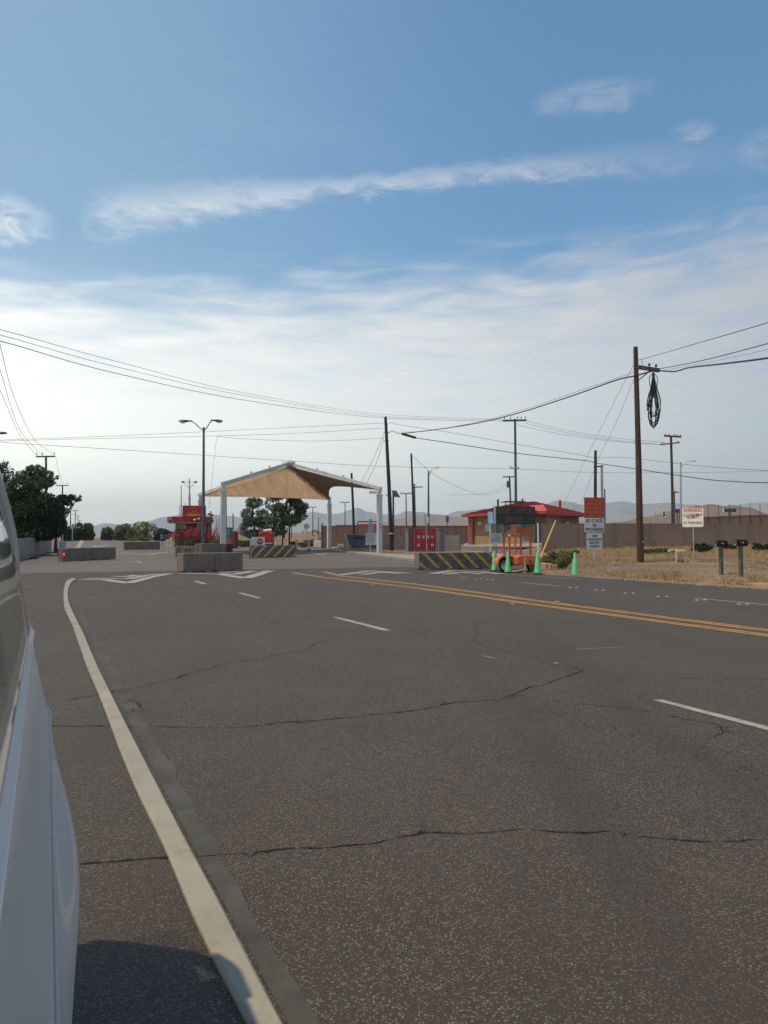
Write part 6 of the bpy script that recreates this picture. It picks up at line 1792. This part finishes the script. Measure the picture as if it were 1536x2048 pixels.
wpx('slack wire from the lamp side to the middle pole', [(433, 872, 65), (480, 877, 66), (600, 882, 67), (700, 880, 67.5), (768, 876, Y2)], .013)
wpx('thin wire dropping from the slack wire to the gate booth', [(434, 872, 65), (427, 930, 65.5), (418, 1018, 66)], .011)
for i, (q, lab) in enumerate((([(768, 866, Y2), (750, 910, 72), (724, 962, 80)], 'left stay wire falling behind the canopy from the middle pole'), ([(768, 874, Y2), (755, 920, 72), (734, 965, 80)], 'right stay wire falling behind the canopy from the middle pole'))):
    wpx(lab, q, .016)
for q, lab in (([(1268, 728, Y1), (1210, 840, 50), (1130, 1003, 62)], 'left guy wire falling from the big pole to the red roof'), ([(1268, 758, Y1), (1230, 850, 50), (1196, 920, 56), (1160, 1015, 66)], 'right guy wire falling from the big pole behind the orange sign')):
    wpx(lab, q, .010, wire_g, 'guy wires of the big pole')
wpx('faint slack wire from the slender dark pole to the transformer pole', [(825, 912, y4), (870, 950, 95), (930, 980, 108), (975, 990, 120), (1018, 975, 135)], .022, wire_g)
# left row wires
for i, (q, lab) in enumerate((([(-40, 700, 50), (0, 780, 60), (40, 870, 76), (74, 911, 95)], 'left of three wires dropping to the first pole of the left row'), ([(-20, 690, 42), (0, 740, 48), (40, 860, 72), (85, 911, 95)], 'middle of three wires dropping to the first pole of the left row'), ([(-20, 620, 38), (0, 690, 44), (30, 800, 60), (70, 880, 82), (110, 910, 95)], 'right of three wires dropping to the first pole of the left row'))):
    wpx(lab, q, .018, None, 'wires of the left pole row')
wpx('wire joining the first two poles of the left row', [(111, 912, 95), (118, 945, 125), (127, 969, 150)], .02, wire_g, 'wires of the left pole row')
wpx('faint wire from the transformer pole back toward the slender pole', [(1019, 962, 135), (1000, 978, 130), (960, 988, 125), (900, 990, 118)], .02, wire_g)
# splice sleeve on the cable
a, c = P(802, 867, Y2), P(833, 876, Y2); o = MB().tube([Vector((0, 0, 0)), (c - a) * .08, (c - a) * .92, c - a], [.03, .11, .11, .03], 10).build('splice_sleeve', wire_m, loc=a); tag(o, 'thick black splice sleeve on the cable beside the middle pole', 'cable sleeve')
wpx('frayed short tie wires between middle pole and splice sleeve', [(776, 866, Y2), (786, 862, Y2), (793, 866, Y2), (804, 868, Y2)], .02)

# ------------------------------------------------------------------ vehicle (white van, camera held beside its side windows)
def van():
    F = Vector((-math.sin(HEAD), math.cos(HEAD), 0)); Rt = Vector((math.cos(HEAD), math.sin(HEAD), 0))
    r = thing('parked_van', 'white van close on the left, seen along its side from beside it', 'van', (0, 0, 0), HEAD)
    # local x = outward (right), local y = along the body toward its rear (away from the camera)
    S_ = [-1.9, -1.5, -.9, -.3, .3, .8, 1.05, 1.3, 1.6, 1.9, 2.2, 2.45, 2.65, 2.8, 2.95, 3.05, 3.12, 3.17]
    def side(s, z):
        """x of the right body side"""
        # base profile over height
        T = [(.22, -.03), (.32, .010), (.5, .025), (.70, .030), (.86, .026), (.93, .018), (1.0, .000), (1.10, -.020), (1.22, -.042)]
        x = T[0][1]
        for (a, va), (b_, vb) in zip(T, T[1:]):
            if z >= a: x = va + (vb - va) * min(1, (z - a) / (b_ - a))
        # wheel-arch flare below the crease
        fl = math.exp(-((s - 2.0) / .62) ** 2); x += .062 * fl * math.exp(-((z - .77) / (.07 if z > .77 else .22)) ** 2)
        # rear corner rounding and front narrowing
        x -= .34 * max(0, (s - 2.78) / .4) ** 2.4
        x -= .20 * max(0, (-1.0 - s) / .9) ** 2
        return x
    Zb = [.22, .30, .40, .52, .64, .74, .82, .88, .925, .96, 1.02, 1.10, 1.17, 1.22]
    WB = -2.0
    def shell(f, zlist, nm, m, parent=r):
        pass
    body = MB(); rows = []
    wh = [(2.0, .36), (-1.05, .36)]
    for s in S_:
        row = []
        for z in Zb:
            zz = z
            for ws, wr in wh:
                d2 = wr * wr * 1.12 - (s - ws) ** 2
                if d2 > 0: zz = max(zz, .33 + math.sqrt(d2)) if z < .33 + math.sqrt(d2) else z
            body.v.append((side(s, zz), s, zz)); row.append(len(body.v) - 1)
        rows.append(row)
    for a, b_ in zip(rows, rows[1:]):
        for i in range(len(Zb) - 1): body.f.append((a[i], a[i + 1], b_[i + 1], b_[i]))
    # other side
    off = len(body.v); n0 = len(body.f)
    vs = list(body.v)
    for v in vs: body.v.append((WB - v[0] , v[1], v[2]))
    for f in list(body.f): body.f.append(tuple(off + i for i in reversed(f)))
    # rear, front, floor and hood caps joining both sides
    K = len(Zb)
    for row in (rows[-1], rows[0]):
        for i in range(K - 1): body.f.append((row[i], row[i + 1], off + row[i + 1], off + row[i]))
    for a, b_ in zip(rows, rows[1:]):
        body.f.append((a[0], b_[0], off + b_[0], off + a[0]))
    # hood (front of windscreen) top
    for a, b_, s in zip(rows, rows[1:], S_[1:]):
        if s <= -.85: body.f.append((a[K - 1], b_[K - 1], off + b_[K - 1], off + a[K - 1]))
    o = body.build('body', van_w, r, smooth=True)
    sb = o.modifiers.new('smooth', 'SUBSURF'); sb.levels = 1; sb.render_levels = 2
    # roof + pillars
    zr_ = 1.80
    def gx(s, z):   # glass / pillar surface
        t = (z - 1.22) / (zr_ - 1.22); x = -.045 - .135 * t ** 1.25
        x -= .32 * max(0, (s + .10 * t * 0 - 2.72) / .42) ** 2.2; return x
    def sr(t): return 3.08 - .34 * t ** 1.3       # rear pillar outline s at relative height t
    def sf(t): return -.95 + 1.15 * t             # windscreen pillar
    def pane(fa, fb, z0, z1, name, m, lift=0.0, parent=r, th=.012):
        for sg in (1, -1):
            mb = MB(); n, mm = 10, 8; g = []
            for j in range(mm + 1):
                z = z0 + (z1 - z0) * j / mm; t = (z - 1.22) / (zr_ - 1.22); row = []
                for i in range(n + 1):
                    s = fa(t) + (fb(t) - fa(t)) * i / n; x = gx(s, z) + lift
                    row.append((x if sg > 0 else WB - x, s, z))
                g.append(row)
            for j in range(mm):
                for i in range(n): mb.quad(g[j][i], g[j][i + 1], g[j + 1][i + 1], g[j + 1][i])
            o_ = mb.build(name, m, parent, smooth=True, fix=(sg > 0))
            if th:
                md = o_.modifiers.new('thick', 'SOLIDIFY'); md.thickness = th; md.offset = 0
    pane(lambda t: sr(t) - .17, sr, 1.22, zr_ + .02, 'rear_pillar', van_w, .004, th=.03)
    pane(sf, lambda t: sf(t) + .10, 1.22, zr_ + .02, 'front_pillar', van_w, .004, th=.03)
    for c in (.55, 1.62): pane(lambda t, c=c: c, lambda t, c=c: c + .09, 1.22, zr_, 'door_pillar', black_m, -.03, th=.02)
    pane(lambda t: -.5, lambda t: sr(t) - .16, 1.232, zr_, 'side_window', glass, .004, th=0)
    # window sill band, the body's highlight put into its pale colour
    for sg in (1, -1):
        tb = MB(); ss_ = frange(-.9, 3.06, 44)
        for s0, s1 in zip(ss_, ss_[1:]):
            q = []
            for s_, lo in ((s0, 1), (s1, 1), (s1, 0), (s0, 0)):
                x = side(s_, 1.2) + (.009 if lo else -.016); q.append((x if sg > 0 else WB - x, s_, 1.192 if lo else 1.236))
            tb.quad(*q)
        tb.build('window_trim', highlight_m, r, smooth=True)
    # roof
    ns, nw = 18, 20; g = []
    for i in range(ns + 1):
        s = .20 + (2.76 - .20) * i / ns; row = []; xo = gx(s, zr_) + .004
        for j in range(nw + 1):
            u = j / nw; x = xo + (WB - 2 * xo) * u; z = zr_ + .11 * (1 - abs(2 * u - 1) ** 3.0) - .05 * max(0, (s - 2.3) / .46) ** 2 * (1 - abs(2 * u - 1) ** 3)
            row.append((x, s, z))
        g.append(row)
    rf_, rg_ = MB(), MB()
    for i in range(ns):
        for j in range(nw):
            t_ = rg_ if (1 <= j < nw - 1 and i not in (0, 8, ns - 1, ns - 2)) else rf_
            t_.quad(g[i][j], g[i + 1][j], g[i + 1][j + 1], g[i][j + 1])
    for m__, nm, mm_, th in ((rf_, 'roof', van_w, .03), (rg_, 'roof_glass', glass, 0)):
        o = m__.build(nm, mm_, r, smooth=True); md = o.modifiers.new('thick', 'SOLIDIFY') if th else None
        if md: md.thickness = th
    # windscreen and rear glass
    for nm, s0, s1 in (('windscreen', -.95, .20), ('rear_glass', 3.12, 2.76)):
        mb = MB().quad((gx(0, 1.22) - .02, s0, 1.22), (WB - gx(0, 1.22) + .02, s0, 1.22), (WB - gx(0, zr_) + .02, s1, zr_), (gx(0, zr_) - .02, s1, zr_)); mb.build(nm, glass, r)
    # tail lamp wrapping the rear corner
    mb = MB(); zz = frange(.96, 1.2, 6); ss = frange(3.0, 3.16, 6)
    for z0, z1 in zip(zz, zz[1:]):
        for s0, s1 in zip(ss, ss[1:]): mb.quad((side(s0, z0) + .006, s0, z0), (side(s1, z0) + .006, s1, z0), (side(s1, z1) + .006, s1, z1), (side(s0, z1) + .006, s0, z1))
    mb.build('tail_lamp', mat('pale_lens', (.75, .74, .72), .15, .05, coat=1), r, smooth=True)
    # door seams
    for s in (.62,):
        MB().tube([(side(s, z) + .0005, s, z) for z in frange(.36, 1.2, 16)], .0015, 5).build('door_seam', black_m, r)
    # beige line along the crease, its highlight put into the colour
    pts = [(side(s, .925) + .001, s, .925) for s in frange(-.6, 2.98, 40)]
    MB().tube(pts, .0045, 8).build('side_moulding', mat('beige_moulding', (.42, .39, .35), .5, .03), r, smooth=True)
    # interior: seats and floor keep the cabin from being empty
    MB().box(WB + .12, -.12, -.9, 2.95, .40, .46).build('cabin_floor', black_m, r)
    for s in (.35, 1.35, 2.3):
        for x in (-.85, WB + .35): MB().box(x, x + .5, s, s + .14, .46, 1.22).box(x, x + .5, s - .45, s, .46, .72).build('seat', mat('grey_fabric', (.10, .10, .11), .9, .1), r, bevel=.04)
    # wheels
    for ws, wr in wh:
        for x in (-.17, WB - .05 + .22 - .0):
            pass
        for x0, x1 in ((-.24, -.03), (WB + .03, WB + .24)):
            t_ = MB().tube([(x0, ws, .33), (x1, ws, .33)], .33, 32).build('wheel', black_m, r, bevel=.02)
            MB().tube([(x0 - .004, ws, .33), (x1 + .004, ws, .33)], .2, 24).build('rim', steel, t_)
    # mirror on the front door
    m_ = MB().ball((.13, -.55, 1.28), .10, .06, .085, 14, 10).tube([(-.04, -.55, 1.24), (.08, -.55, 1.26)], .02, 8).build('door_mirror', van_w, r, smooth=True)
    return r


van()
